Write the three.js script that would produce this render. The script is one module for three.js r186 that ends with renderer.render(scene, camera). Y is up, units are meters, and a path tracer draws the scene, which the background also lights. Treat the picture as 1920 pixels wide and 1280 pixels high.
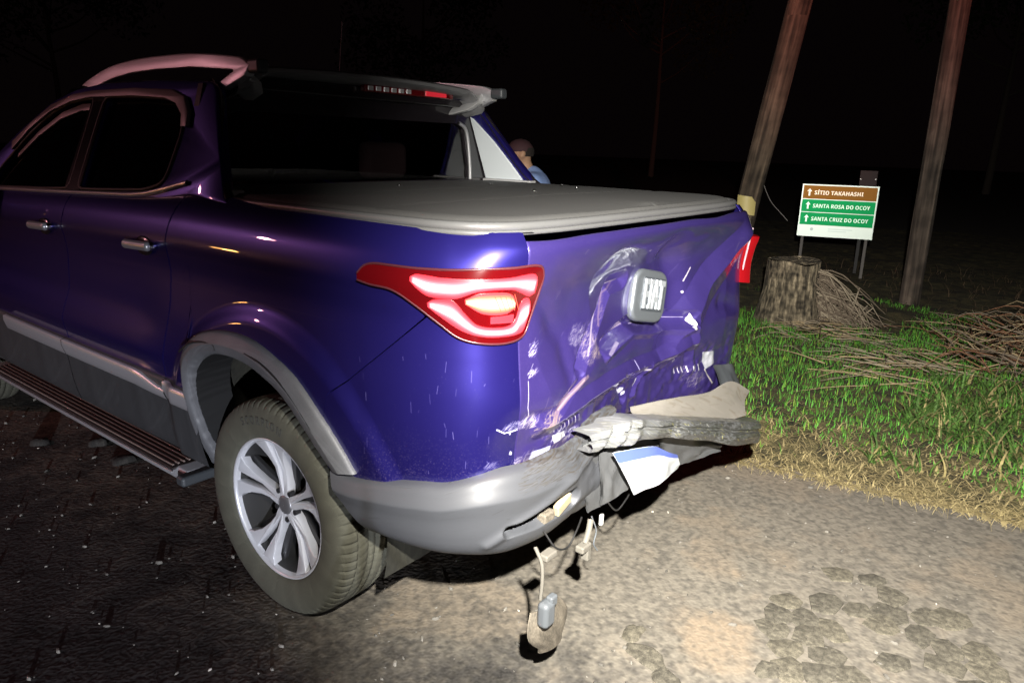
import * as THREE from 'three';
import { mergeGeometries, toCreasedNormals } from 'three/addons/utils/BufferGeometryUtils.js';
import { RoundedBoxGeometry } from 'three/addons/geometries/RoundedBoxGeometry.js';
import { MarchingCubes } from 'three/addons/objects/MarchingCubes.js';
import { FontLoader } from 'three/addons/loaders/FontLoader.js';
import { TextGeometry } from 'three/addons/geometries/TextGeometry.js';

/* ---------- camera, sky, lights, exposure ---------- */
const scene = new THREE.Scene();
const camera = new THREE.PerspectiveCamera(50, 1024 / 682, 0.05, 400);
{
  const yaw = 52.36 * Math.PI / 180, pitch = -14.95 * Math.PI / 180, roll = 1.64 * Math.PI / 180;
  camera.position.set(-2.109, 1.514, 0.901);
  const f = new THREE.Vector3(Math.sin(yaw) * Math.cos(pitch), Math.sin(pitch), -Math.cos(yaw) * Math.cos(pitch));
  const r = new THREE.Vector3(Math.cos(yaw), 0, Math.sin(yaw));
  const u = new THREE.Vector3().crossVectors(r, f);
  camera.up.copy(u.multiplyScalar(Math.cos(roll)).addScaledVector(r, -Math.sin(roll)));
  camera.lookAt(camera.position.clone().add(f));
}
const renderer = new THREE.WebGLRenderer({ antialias: true });
renderer.toneMapping = THREE.LinearToneMapping;
renderer.toneMappingExposure = 1.0;
renderer.shadowMap.enabled = true;
{ // moonless night sky, almost black
  const w = 64, h = 32, d = new Float32Array(w * h * 4);
  for (let j = 0; j < h; j++) for (let i = 0; i < w; i++) {
    const o = (j * w + i) * 4;
    d[o] = 0.0014; d[o + 1] = 0.0008; d[o + 2] = 0.0009; d[o + 3] = 1;
  }
  const t = new THREE.DataTexture(d, w, h, THREE.RGBAFormat, THREE.FloatType);
  t.mapping = THREE.EquirectangularReflectionMapping; t.magFilter = THREE.LinearFilter; t.needsUpdate = true;
  scene.background = t; scene.environment = t;
}
const moon = new THREE.DirectionalLight(0xffe8dc, 0.002);
moon.position.set(-6, 12, 5); moon.castShadow = true; moon.shadow.radius = 4;
moon.shadow.camera.left = -10; moon.shadow.camera.right = 10; moon.shadow.camera.top = 10; moon.shadow.camera.bottom = -10;
scene.add(moon);
const LAMP = new THREE.Vector3(-1.9, 1.76, 0.92);       // hand-high work lamp beside the photographer
const LAMP_AIM = new THREE.Vector3(0.95, 0.36, 0.02);
const spot = new THREE.SpotLight(0xfffaf1, 140, 0, 0.74, 1.0, 2);
spot.position.copy(LAMP); spot.target.position.copy(LAMP_AIM); scene.add(spot.target);
spot.castShadow = true; spot.shadow.radius = 1.2; spot.shadow.mapSize.set(2048, 2048);
scene.add(spot);

/* ---------- helpers ---------- */
let seed = 7;
const rnd = () => { seed = (seed * 1664525 + 1013904223) >>> 0; return seed / 4294967296; };
const rr = (a, b) => a + (b - a) * rnd();
const clamp = (x, a, b) => Math.min(b, Math.max(a, x));
const lerp = (a, b, t) => a + (b - a) * t;
const sm = (a, b, x) => { const t = clamp((x - a) / (b - a), 0, 1); return t * t * (3 - 2 * t); };
function hash(x, y, z = 0) { let h = (x * 374761393 + y * 668265263 + z * 2147483647) | 0; h = Math.imul(h ^ (h >>> 13), 1274126177); return ((h ^ (h >>> 16)) >>> 0) / 4294967296; }
function vn(x, y, s = 0) { // value noise -1..1
  const i = Math.floor(x), j = Math.floor(y), fx = x - i, fy = y - j, a = fx * fx * (3 - 2 * fx), b = fy * fy * (3 - 2 * fy);
  return (lerp(lerp(hash(i, j, s), hash(i + 1, j, s), a), lerp(hash(i, j + 1, s), hash(i + 1, j + 1, s), a), b)) * 2 - 1;
}
function fbm(x, y, o = 4, s = 0) { let v = 0, a = 0.5, f = 1; for (let k = 0; k < o; k++) { v += a * vn(x * f, y * f, s + k); a *= 0.5; f *= 2.03; } return v; }
function tab(T, x) { // smooth table lookup
  if (x <= T[0][0]) return T[0][1];
  for (let i = 0; i < T.length - 1; i++) if (x <= T[i + 1][0]) {
    const [x1, y1] = T[i], [x2, y2] = T[i + 1], p0 = T[Math.max(0, i - 1)], p3 = T[Math.min(T.length - 1, i + 2)];
    const t = (x - x1) / (x2 - x1), m1 = i > 0 ? (y2 - p0[1]) / (x2 - p0[0]) : (y2 - y1) / (x2 - x1), m2 = i < T.length - 2 ? (p3[1] - y1) / (p3[0] - x1) : (y2 - y1) / (x2 - x1), h = x2 - x1;
    const t2 = t * t, t3 = t2 * t;
    return (2 * t3 - 3 * t2 + 1) * y1 + (t3 - 2 * t2 + t) * h * m1 + (-2 * t3 + 3 * t2) * y2 + (t3 - t2) * h * m2;
  }
  return T[T.length - 1][1];
}
function lin(T, x) {
  if (x <= T[0][0]) return T[0][1];
  for (let i = 0; i < T.length - 1; i++) if (x <= T[i + 1][0]) return lerp(T[i][1], T[i + 1][1], (x - T[i][0]) / (T[i + 1][0] - T[i][0]));
  return T[T.length - 1][1];
}
function segD(px, py, P) { // distance to a polyline
  let b = 9;
  for (let i = 0; i < P.length - 1; i++) {
    const [ax, ay] = P[i], [bx, by] = P[i + 1], dx = bx - ax, dy = by - ay;
    const t = clamp(((px - ax) * dx + (py - ay) * dy) / (dx * dx + dy * dy), 0, 1);
    b = Math.min(b, Math.hypot(px - ax - t * dx, py - ay - t * dy));
  }
  return b;
}
function grid(nu, nv, f, uvf, keep) {
  const p = [], uv = [], id = [];
  for (let j = 0; j <= nv; j++) for (let i = 0; i <= nu; i++) {
    const q = f(i / nu, j / nv, i, j); p.push(q[0], q[1], q[2]);
    const w = uvf ? uvf(i / nu, j / nv, q) : [i / nu, j / nv]; uv.push(w[0], w[1]);
  }
  for (let j = 0; j < nv; j++) for (let i = 0; i < nu; i++) {
    if (keep && !keep((i + 0.5) / nu, (j + 0.5) / nv)) continue;
    const a = j * (nu + 1) + i, b = a + 1, c = a + nu + 1, d = c + 1;
    id.push(a, b, d, a, d, c);
  }
  const g = new THREE.BufferGeometry();
  g.setAttribute('position', new THREE.Float32BufferAttribute(p, 3));
  g.setAttribute('uv', new THREE.Float32BufferAttribute(uv, 2));
  g.setIndex(id); g.computeVertexNormals();
  return g;
}
const names = {};
function numbered(n) { const k = names[n] = (names[n] ?? -1) + 1; return k ? `${n}_${String(k).padStart(3, '0')}` : n; }
function clean(gs) {
  const l = (Array.isArray(gs) ? gs : [gs]);
  if (l.length === 1) return l[0];
  return mergeGeometries(l.map(g => {
    g = g.index ? g.toNonIndexed() : g;
    for (const k of Object.keys(g.attributes)) if (!['position', 'normal', 'uv'].includes(k)) g.deleteAttribute(k);
    if (!g.attributes.uv) g.setAttribute('uv', new THREE.Float32BufferAttribute(new Float32Array(g.attributes.position.count * 2), 2));
    return g;
  }));
}
function part(name, gs, mat, parent) {
  const m = new THREE.Mesh(clean(gs), mat); m.name = name; m.castShadow = m.receiveShadow = true; parent.add(m); return m;
}
function thing(name, label, category, pos = [0, 0, 0], group) {
  const o = new THREE.Group(); o.name = numbered(name); o.position.set(...pos); o.userData = { label, category };
  if (group) o.userData.group = group;
  scene.add(o); return o;
}
function structure(name, g, mat) {
  const m = new THREE.Mesh(g, mat); m.name = name; m.receiveShadow = true; m.castShadow = true; m.userData.kind = 'structure'; scene.add(m); return m;
}
const box = (w, h, d, x = 0, y = 0, z = 0, r = 0.006, seg = 2) => new RoundedBoxGeometry(w, h, d, seg, Math.min(r, w / 2.1, h / 2.1, d / 2.1)).translate(x, y, z);
function tube(pts, r, seg = 24, rad = 6, closed = false) {
  const c = new THREE.CatmullRomCurve3(pts.map(p => new THREE.Vector3(...p)), closed, 'centripetal');
  return new THREE.TubeGeometry(c, seg, r, rad, closed);
}
function taper(pts, r0, r1, seg = 10, rad = 6) { // tapered tube
  const c = new THREE.CatmullRomCurve3(pts.map(p => new THREE.Vector3(...p)), false, 'centripetal');
  const g = new THREE.TubeGeometry(c, seg, 1, rad, false), P = g.attributes.position;
  for (let i = 0; i <= seg; i++) {
    const q = c.getPointAt(i / seg), r = lerp(r0, r1, i / seg);
    for (let j = 0; j <= rad; j++) { const k = i * (rad + 1) + j; P.setXYZ(k, q.x + (P.getX(k) - q.x) * r, q.y + (P.getY(k) - q.y) * r, q.z + (P.getZ(k) - q.z) * r); }
  }
  g.computeVertexNormals(); return g;
}
function shapeOf(pts, spline) {
  const s = new THREE.Shape();
  if (spline) { s.moveTo(pts[0][0], pts[0][1]); s.splineThru(pts.slice(1).map(p => new THREE.Vector2(p[0], p[1]))); }
  else s.setFromPoints(pts.map(p => new THREE.Vector2(p[0], p[1])));
  return s;
}
const ext = (shape, depth, bevel = 0.003, seg = 2, curve = 8) => new THREE.ExtrudeGeometry(shape, { depth, bevelEnabled: bevel > 0, bevelThickness: bevel, bevelSize: bevel, bevelSegments: seg, curveSegments: curve });
const L = (r, g, b) => new THREE.Color().setRGB(r, g, b);
const std = o => new THREE.MeshStandardMaterial(o);
const phy = o => new THREE.MeshPhysicalMaterial(o);

/* ---------- textures ---------- */
function canvas(w, h, draw, srgb = true) {
  const c = document.createElement('canvas'); c.width = w; c.height = h;
  draw(c.getContext('2d'), w, h);
  const t = new THREE.CanvasTexture(c); if (srgb) t.colorSpace = THREE.SRGBColorSpace; t.anisotropy = 8; return t;
}
function dataTex(w, h, f, srgb = false, rep = true) {
  const d = new Uint8Array(w * h * 4);
  for (let j = 0; j < h; j++) for (let i = 0; i < w; i++) { const c = f(i, j), o = (j * w + i) * 4; d[o] = c[0]; d[o + 1] = c[1]; d[o + 2] = c[2]; d[o + 3] = 255; }
  const t = new THREE.DataTexture(d, w, h); t.magFilter = THREE.LinearFilter; t.minFilter = THREE.LinearMipmapLinearFilter; t.generateMipmaps = true;
  if (rep) t.wrapS = t.wrapT = THREE.RepeatWrapping; if (srgb) t.colorSpace = THREE.SRGBColorSpace; t.needsUpdate = true; return t;
}
const grainBump = dataTex(256, 256, (i, j) => { const v = 128 + 60 * vn(i / 2, j / 2, 3) + 40 * vn(i / 5, j / 5, 4); return [v, v, v]; });
const dirtMap = dataTex(512, 512, (i, j) => { // dusty film with grain, for plastics and rubber
  const a = fbm(i / 60, j / 60, 4, 5), b = fbm(i / 9, j / 9, 3, 9), v = clamp(205 + a * 60 + b * 45, 90, 255); return [v, v * 0.985, v * 0.95];
}, true);

/* ---------- materials ---------- */
const PAINT = '#272170';
function drawPaint(c, w, h, K) {
  seed = 4242;
  // s from -1.30 to 0.95 m, y from 0.40 to 1.35 m
  const X = s => (s + 1.3) / 2.25 * w, Y = y => (1.35 - y) / 0.95 * h;
  c.fillStyle = K(PAINT, 1); c.fillRect(0, 0, w, h);
  const poly = (P, col, al) => { c.globalAlpha = al; c.fillStyle = K(col); c.beginPath(); P.forEach((p, i) => i ? c.lineTo(X(p[0]), Y(p[1])) : c.moveTo(X(p[0]), Y(p[1]))); c.closePath(); c.fill(); c.globalAlpha = 1; };
  const line = (P, col, lw, al = 1) => { c.globalAlpha = al; c.strokeStyle = K(col); c.lineWidth = lw; c.lineCap = 'round'; c.beginPath(); P.forEach((p, i) => i ? c.lineTo(X(p[0]), Y(p[1])) : c.moveTo(X(p[0]), Y(p[1]))); c.stroke(); c.globalAlpha = 1; };
  const smear = (x, y, rx, ry, n, col, al, ang = 0) => { for (let k = 0; k < n; k++) { const t = rnd() * 6.283, r = Math.sqrt(rnd()), ux = Math.cos(t) * r * rx, uy = Math.sin(t) * r * ry, a = x + ux * Math.cos(ang) - uy * Math.sin(ang), b = y + ux * Math.sin(ang) + uy * Math.cos(ang), l = rr(0.004, 0.022), q = 0.55 + rr(-0.45, 0.45); line([[a, b], [a + l * Math.cos(q), b + l * Math.sin(q)]], col, rr(0.8, 2.2), al * rr(0.15, 0.7)); } };
  const chip = (x, y, r, col = '#cfcfe0') => { const P = []; const n = 7; for (let k = 0; k < n; k++) { const a = k / n * 6.283, q = r * rr(0.5, 1.3); P.push([x + Math.cos(a) * q, y + Math.sin(a) * q]); } poly(P, col, 0.95); };
  // dust speckle over everything
  for (let k = 0; k < 5200; k++) { c.globalAlpha = rr(0.03, 0.16); c.fillStyle = K(rnd() < 0.6 ? '#7c7486' : '#8d8272'); c.fillRect(rnd() * w, Y(rr(0.4, 1.3) * (0.5 + 0.5 * rnd())), rr(1, 3), rr(1, 3)); }
  // thin grained road film on the tailgate, its purple tint standing in for red light
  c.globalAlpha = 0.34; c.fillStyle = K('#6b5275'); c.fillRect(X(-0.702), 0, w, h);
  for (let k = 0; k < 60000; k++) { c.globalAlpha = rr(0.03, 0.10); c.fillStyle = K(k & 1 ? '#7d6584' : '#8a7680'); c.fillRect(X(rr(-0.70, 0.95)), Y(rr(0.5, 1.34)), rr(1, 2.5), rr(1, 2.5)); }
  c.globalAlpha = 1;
  // large abraded patches left of the badge
  smear(-0.36, 0.975, 0.075, 0.05, 420, '#8d8799', 0.45, 0.4);
  smear(-0.335, 0.945, 0.03, 0.05, 260, '#9b8f84', 0.6, -0.5);
  smear(-0.30, 0.925, 0.035, 0.018, 160, '#ad9c88', 0.7);
  smear(-0.42, 1.0, 0.04, 0.03, 220, '#aba8b4', 0.6);
  smear(-0.24, 1.05, 0.02, 0.07, 150, '#7d6c78', 0.5, -0.5);
  line([[-0.11, 1.12], [-0.19, 1.115], [-0.235, 1.06], [-0.30, 0.99], [-0.35, 0.93]], '#8f8492', 5, 0.8);
  line([[-0.14, 1.115], [-0.205, 1.09], [-0.26, 1.0]], '#6d5c6c', 6, 0.6);
  // scrape under the badge
  line([[-0.245, 0.93], [-0.15, 0.955], [-0.05, 0.965]], '#8a7d90', 8, 0.8);
  line([[-0.22, 0.905], [-0.14, 0.925]], '#8f8699', 7, 0.7);
  line([[0.0, 0.955], [0.09, 0.948], [0.2, 0.935], [0.33, 0.93]], '#b4adc4', 3, 0.8);
  smear(0.12, 0.945, 0.1, 0.008, 60, '#c7c2d4', 0.8);
  chip(0.349, 0.93, 0.013, '#f0efe4'); chip(0.346, 0.912, 0.014, '#f3f2e8'); chip(0.338, 0.897, 0.009, '#e9e8df');
  line([[0.356, 1.108], [0.332, 1.062]], '#c9bfc9', 6, 0.95); chip(0.327, 1.02, 0.007, '#c9c2cf');
  // long lower crease with bare metal glints
  line([[-0.611, 0.791], [-0.345, 0.809], [-0.061, 0.811]], '#8d87a6', 3, 0.75);
  line([[-0.08, 0.80], [0.02, 0.787], [0.1, 0.784], [0.2, 0.795], [0.27, 0.80]], '#bdb8bd', 6, 0.95);
  smear(0.0, 0.79, 0.05, 0.014, 70, '#e4e4ee', 0.9); smear(0.29, 0.795, 0.03, 0.01, 40, '#d6d2da', 0.9);
  line([[-0.02, 0.84], [-0.005, 0.80]], '#b9b4e4', 5, 0.9);
  line([[0.047, 0.757], [0.03, 0.735]], '#d8d5dc', 6, 0.9); chip(-0.09, 0.765, 0.011); chip(-0.05, 0.735, 0.012); chip(-0.03, 0.722, 0.009);
  for (let k = 0; k < 7; k++) line([[0.315 + k * 0.026, 0.735 - k * 0.002], [0.325 + k * 0.026, 0.715 - k * 0.003]], '#e2e2e8', 4.5, 0.95);
  poly([[0.505, 0.765], [0.60, 0.752], [0.61, 0.70], [0.535, 0.69], [0.515, 0.72]], '#b8bcc4', 0.95); smear(0.55, 0.73, 0.05, 0.03, 120, '#e4e6ea', 0.8);
  line([[0.53, 0.69], [0.56, 0.655], [0.60, 0.62]], '#c2bfb2', 8, 0.9); smear(0.46, 0.66, 0.06, 0.03, 150, '#b9b3a4', 0.85); smear(0.38, 0.70, 0.03, 0.03, 60, '#a39b94', 0.8);
  line([[-0.371, 0.874], [-0.539, 0.824], [-0.6, 0.788]], '#7f6a74', 13, 0.75); line([[-0.39, 0.868], [-0.54, 0.822]], '#9a8688', 4, 0.7);
  smear(-0.60, 0.79, 0.05, 0.025, 150, '#a8977e', 0.9, 0.5); smear(-0.57, 0.765, 0.03, 0.03, 80, '#9d9180', 0.8);
  for (let k = 0; k < 8; k++) line([[-0.54 + k * 0.022, 0.774 - k * 0.002], [-0.534 + k * 0.022, 0.752 - k * 0.002]], '#c4c0cc', 4, rr(0.5, 0.95));
  poly([[-0.545, 0.745], [-0.47, 0.735], [-0.46, 0.715], [-0.53, 0.715]], '#d5d8de', 0.95); smear(-0.50, 0.73, 0.05, 0.015, 90, '#eef0f2', 0.9);
  poly([[-0.63, 0.72], [-0.545, 0.715], [-0.55, 0.698], [-0.64, 0.698]], '#b4bce8', 0.95);
  smear(-0.44, 0.712, 0.05, 0.014, 90, '#dcdce2', 0.9); smear(-0.66, 0.705, 0.06, 0.014, 100, '#b9b4bc', 0.85);
  smear(-0.55, 0.70, 0.16, 0.012, 260, '#8f8484', 0.8);
  // seam between quarter and tailgate: chipped edge
  smear(-0.65, 1.005, 0.014, 0.022, 60, '#e2e0e8', 0.95); smear(-0.655, 0.945, 0.018, 0.012, 40, '#e6e3e3', 0.95); line([[-0.668, 0.93], [-0.672, 0.86], [-0.662, 0.835]], '#c7c2d2', 2.4, 0.9);
  smear(-0.70, 0.815, 0.06, 0.012, 130, '#d5d3dd', 0.9); line([[-0.775, 0.82], [-0.75, 0.806], [-0.70, 0.805]], '#f0f0f4', 4, 0.95); smear(-0.66, 0.815, 0.03, 0.02, 80, '#c9c0ae', 0.9);
  chip(-0.73, 0.80, 0.005); chip(-0.72, 0.74, 0.006); smear(-0.79, 0.715, 0.02, 0.012, 40, '#9d99b0', 0.7);
  // dirt thrown up along the bottom of the corner
  for (let k = 0; k < 7000; k++) { const y = 0.60 + 0.20 * Math.pow(rnd(), 2.4), s = rr(-1.3, -0.7); c.globalAlpha = rr(0.1, 0.45) * (1 - (y - 0.6) / 0.24); c.fillStyle = K(['#8a7a62', '#6d5f55', '#9c8d78'][k % 3]); c.fillRect(X(s), Y(y), rr(1, 3.5), rr(1, 4)); }
  c.globalAlpha = 1;
  for (let k = 0; k < 26; k++) { const s = rr(-1.2, -0.72), y = rr(0.68, 1.02); line([[s, y], [s + rr(-0.004, 0.004), y - rr(0.005, 0.03)]], '#8a85b4', rr(0.8, 1.6), rr(0.3, 0.8)); }
  // scratches on the tailgate
  for (let k = 0; k < 60; k++) { const s = rr(-0.62, 0.7), y = rr(0.76, 1.25), a = rr(-0.4, 1.2), l = rr(0.01, 0.06); line([[s, y], [s + Math.cos(a) * l, y + Math.sin(a) * l]], rnd() < 0.5 ? '#6f66a0' : '#8a7f8e', rr(0.7, 1.8), rr(0.3, 0.7)); }
  for (let k = 0; k < 9; k++) chip(rr(-0.65, 0.7), rr(0.8, 1.25), rr(0.002, 0.004), '#1d1830');
}
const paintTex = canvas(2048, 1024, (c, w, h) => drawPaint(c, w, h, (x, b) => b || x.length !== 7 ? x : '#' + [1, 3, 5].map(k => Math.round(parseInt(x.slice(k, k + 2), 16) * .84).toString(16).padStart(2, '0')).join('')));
const paintMetal = canvas(2048, 1024, (c, w, h) => drawPaint(c, w, h, (x, base) => base ? '#b8b8b8' : '#000000'), false);
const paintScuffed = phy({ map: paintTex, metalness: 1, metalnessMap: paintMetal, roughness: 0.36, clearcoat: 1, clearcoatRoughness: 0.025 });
const paint = phy({ color: new THREE.Color(PAINT), metalness: 0.72, roughness: 0.36, clearcoat: 1, clearcoatRoughness: 0.025 });
const scuffMap = dataTex(512, 512, (i, j) => { const a = fbm(i / 90, j / 90, 3, 15), b = vn(i / 1.6, j / 1.6, 19), sc = Math.max(0, fbm(i / 40 + j / 9, j / 55, 3, 17) - .22), v = clamp(225 + a * 22 + b * 12 + sc * 60, 120, 255); return [v, v * .992, v * .975]; }, true);
const cladding = std({ color: L(0.10, 0.105, 0.113), roughness: 0.44, map: scuffMap });
const flareGrey = std({ color: L(0.15, 0.155, 0.17), roughness: 0.5, map: scuffMap });
const sillGrey = std({ color: L(0.055, 0.06, 0.066), roughness: 0.5, map: scuffMap });
const cladDark = std({ color: L(0.045, 0.05, 0.055), roughness: 0.5 });
const black = std({ color: L(0.012, 0.012, 0.012), roughness: 0.6 });
const blackGloss = phy({ color: L(0.012, 0.01, 0.012), roughness: 0.25, clearcoat: 1, clearcoatRoughness: 0.05 });
const chrome = std({ color: L(0.78, 0.78, 0.8), metalness: 1, roughness: 0.16 });
const satin = std({ color: L(0.55, 0.55, 0.57), metalness: 0.6, roughness: 0.40 });
const brightTrim = std({ color: L(0.55, 0.55, 0.57), metalness: 0.55, roughness: 0.28 });
const alloy = std({ color: L(0.66, 0.67, 0.70), metalness: 0.35, roughness: 0.32 });
const rubber = std({ color: L(0.10, 0.10, 0.075), roughness: 0.85, map: scuffMap });
const rubberText = std({ color: L(0.055, 0.055, 0.045), roughness: 0.8 });
const vinyl = std({ color: L(0.045, 0.0445, 0.043), roughness: 0.75, bumpMap: grainBump, bumpScale: 0.0006 });
const tint = phy({ color: L(0.30, 0.29, 0.30), roughness: 0.02, transmission: 1, thickness: 0, ior: 1.5 });
const redLens = phy({ color: L(0.055, 0.0012, 0.002), roughness: 0.12, clearcoat: 1, clearcoatRoughness: 0.02, emissive: L(0.03, 0.0005, 0.001) });
const paleLitSail = std({ color: L(0.52, 0.56, 0.58), roughness: 0.55 });  // pale tone stands in for strong light on the sail inner face
const crushTex = canvas(1024, 256, (c, w, h) => { // silver with painted reflection streaks on the inner half, grimy with pale chips outward
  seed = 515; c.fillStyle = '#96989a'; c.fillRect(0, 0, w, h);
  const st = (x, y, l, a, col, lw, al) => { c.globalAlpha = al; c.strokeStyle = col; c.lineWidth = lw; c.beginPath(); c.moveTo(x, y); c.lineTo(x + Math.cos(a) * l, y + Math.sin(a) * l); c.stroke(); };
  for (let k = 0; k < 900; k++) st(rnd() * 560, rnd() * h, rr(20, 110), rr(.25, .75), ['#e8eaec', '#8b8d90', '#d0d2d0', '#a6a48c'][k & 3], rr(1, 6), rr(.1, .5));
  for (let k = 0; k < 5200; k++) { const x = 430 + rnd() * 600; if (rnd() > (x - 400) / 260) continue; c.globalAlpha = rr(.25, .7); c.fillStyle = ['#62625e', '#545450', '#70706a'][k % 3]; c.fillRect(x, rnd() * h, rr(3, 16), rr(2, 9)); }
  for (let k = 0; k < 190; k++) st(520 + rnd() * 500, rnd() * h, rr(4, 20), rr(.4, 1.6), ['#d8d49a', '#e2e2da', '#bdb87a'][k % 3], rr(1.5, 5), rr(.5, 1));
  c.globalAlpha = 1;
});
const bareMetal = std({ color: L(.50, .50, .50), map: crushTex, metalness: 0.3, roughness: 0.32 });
const tanPlastic = std({ color: L(0.23, 0.205, 0.17), roughness: 0.75, map: dirtMap });
const seatCloth = std({ color: L(0.10, 0.075, 0.075), roughness: 0.9 });

/* ---------- ground ---------- */
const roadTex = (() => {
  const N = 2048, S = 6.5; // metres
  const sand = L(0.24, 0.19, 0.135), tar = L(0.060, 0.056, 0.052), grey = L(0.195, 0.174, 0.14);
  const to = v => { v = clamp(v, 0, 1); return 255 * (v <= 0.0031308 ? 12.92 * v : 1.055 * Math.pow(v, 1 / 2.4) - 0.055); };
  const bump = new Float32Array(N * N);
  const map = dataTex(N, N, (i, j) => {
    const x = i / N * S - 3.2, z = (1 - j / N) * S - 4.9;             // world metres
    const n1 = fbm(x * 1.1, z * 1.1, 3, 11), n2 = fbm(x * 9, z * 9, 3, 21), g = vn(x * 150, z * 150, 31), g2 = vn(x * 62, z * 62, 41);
    // fine dust on the road shoulder; its thinning leftward also paints in lamp falloff
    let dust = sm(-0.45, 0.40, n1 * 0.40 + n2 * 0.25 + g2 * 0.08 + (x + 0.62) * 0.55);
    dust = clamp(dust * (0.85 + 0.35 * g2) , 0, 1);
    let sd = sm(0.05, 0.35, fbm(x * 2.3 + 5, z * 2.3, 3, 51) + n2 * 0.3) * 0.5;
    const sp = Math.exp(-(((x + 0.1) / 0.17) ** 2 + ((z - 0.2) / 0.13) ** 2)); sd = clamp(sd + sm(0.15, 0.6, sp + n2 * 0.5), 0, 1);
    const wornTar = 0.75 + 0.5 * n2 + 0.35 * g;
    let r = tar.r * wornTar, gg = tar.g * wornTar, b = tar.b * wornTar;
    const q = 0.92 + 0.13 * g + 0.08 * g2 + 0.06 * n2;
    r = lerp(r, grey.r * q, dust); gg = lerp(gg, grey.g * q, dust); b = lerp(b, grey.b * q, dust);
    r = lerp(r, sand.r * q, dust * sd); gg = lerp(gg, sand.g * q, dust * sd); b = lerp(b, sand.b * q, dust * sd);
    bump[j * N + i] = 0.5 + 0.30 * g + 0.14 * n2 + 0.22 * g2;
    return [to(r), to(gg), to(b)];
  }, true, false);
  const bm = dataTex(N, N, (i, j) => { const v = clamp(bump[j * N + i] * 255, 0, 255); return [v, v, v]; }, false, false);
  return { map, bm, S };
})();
const dirtGround = std({ color: L(0.06, 0.052, 0.042), roughness: 1 });
structure('ground', new THREE.PlaneGeometry(240, 240).rotateX(-Math.PI / 2).translate(0, -0.02, 0), dirtGround);
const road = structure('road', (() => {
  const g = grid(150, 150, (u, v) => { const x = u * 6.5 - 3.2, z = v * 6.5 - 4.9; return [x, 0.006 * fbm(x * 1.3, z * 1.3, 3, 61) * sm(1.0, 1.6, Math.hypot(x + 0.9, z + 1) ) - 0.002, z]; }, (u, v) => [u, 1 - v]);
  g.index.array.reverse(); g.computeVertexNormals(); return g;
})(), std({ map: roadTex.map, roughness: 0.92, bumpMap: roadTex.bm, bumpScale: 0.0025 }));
structure('carriageway', new THREE.PlaneGeometry(24, 60).rotateX(-Math.PI / 2).translate(-10.4, -0.012, 0), std({ color: L(0.05, 0.047, 0.044), roughness: 0.95 }));
// grass verge with an uneven edge
const vergeEdge = z => 1.44 + 0.16 * z + 0.09 * fbm(z * 1.7, 3.3, 3, 71);
const vergeH = (x, z) => 0.05 * sm(0, 0.6, x - vergeEdge(z)) + 0.05 * fbm(x * 1.5, z * 1.5, 3, 81) * sm(0.1, 0.9, x - vergeEdge(z)) + 0.006;
const soilTex = dataTex(512, 512, (i, j) => { const a = fbm(i / 40, j / 40, 4, 91), b = vn(i / 2.2, j / 2.2, 93), v = clamp(0.55 + a * 0.5 + b * 0.25, 0.1, 1); return [132 * v, 122 * v, 78 * v]; }, true);
structure('verge', (() => {
  const g = grid(90, 160, (u, v) => { const z = lerp(-14, 6, v), e = vergeEdge(z), x = e + Math.pow(u, 1.7) * 14; return [x, vergeH(x, z) - 0.012 * (1 - sm(0, 0.05, x - e)), z]; }, (u, v, q) => [q[0] / 1.2, q[2] / 1.2]);
  g.index.array.reverse(); g.computeVertexNormals(); return g;
})(), std({ map: soilTex, roughness: 1 }));

/* ---------- flat stones and pebbles in the road ---------- */
function stoneGeo(rx, rz, h, sd) { // low dome with an irregular outline, its rim buried in the road
  const n = 13, K = [[1.12, -.6], [1.0, .15], [.9, .75], [.62, 1], [.3, 1.05]], p = [], id = [];
  for (const [k, y] of K) for (let i = 0; i < n; i++) { const a = i / n * 6.2832, q = k * (.78 + .30 * vn(Math.cos(a) * 1.3 + sd * 3.1, Math.sin(a) * 1.3, 71) + .12 * hash(i, sd, 5)); p.push(Math.cos(a) * rx * q, h * y + h * .3 * (hash(i, sd, 9) - .5) * (k < 1 ? 1 : 0), Math.sin(a) * rz * q); }
  p.push(0, h, 0); const m = K.length;
  for (let k = 0; k < m - 1; k++) for (let i = 0; i < n; i++) { const a = k * n + i, b = k * n + (i + 1) % n; id.push(a, a + n, b, b, a + n, b + n); }
  for (let i = 0; i < n; i++) id.push((m - 1) * n + i, m * n, (m - 1) * n + (i + 1) % n);
  const g = new THREE.BufferGeometry(); g.setAttribute('position', new THREE.Float32BufferAttribute(p, 3)); const uv = []; for (let i = 0; i < p.length; i += 3) uv.push(p[i] * 6 + sd * .37, p[i + 2] * 6); g.setAttribute('uv', new THREE.Float32BufferAttribute(uv, 2)); g.setIndex(id); g.computeVertexNormals(); return g;
}
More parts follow.
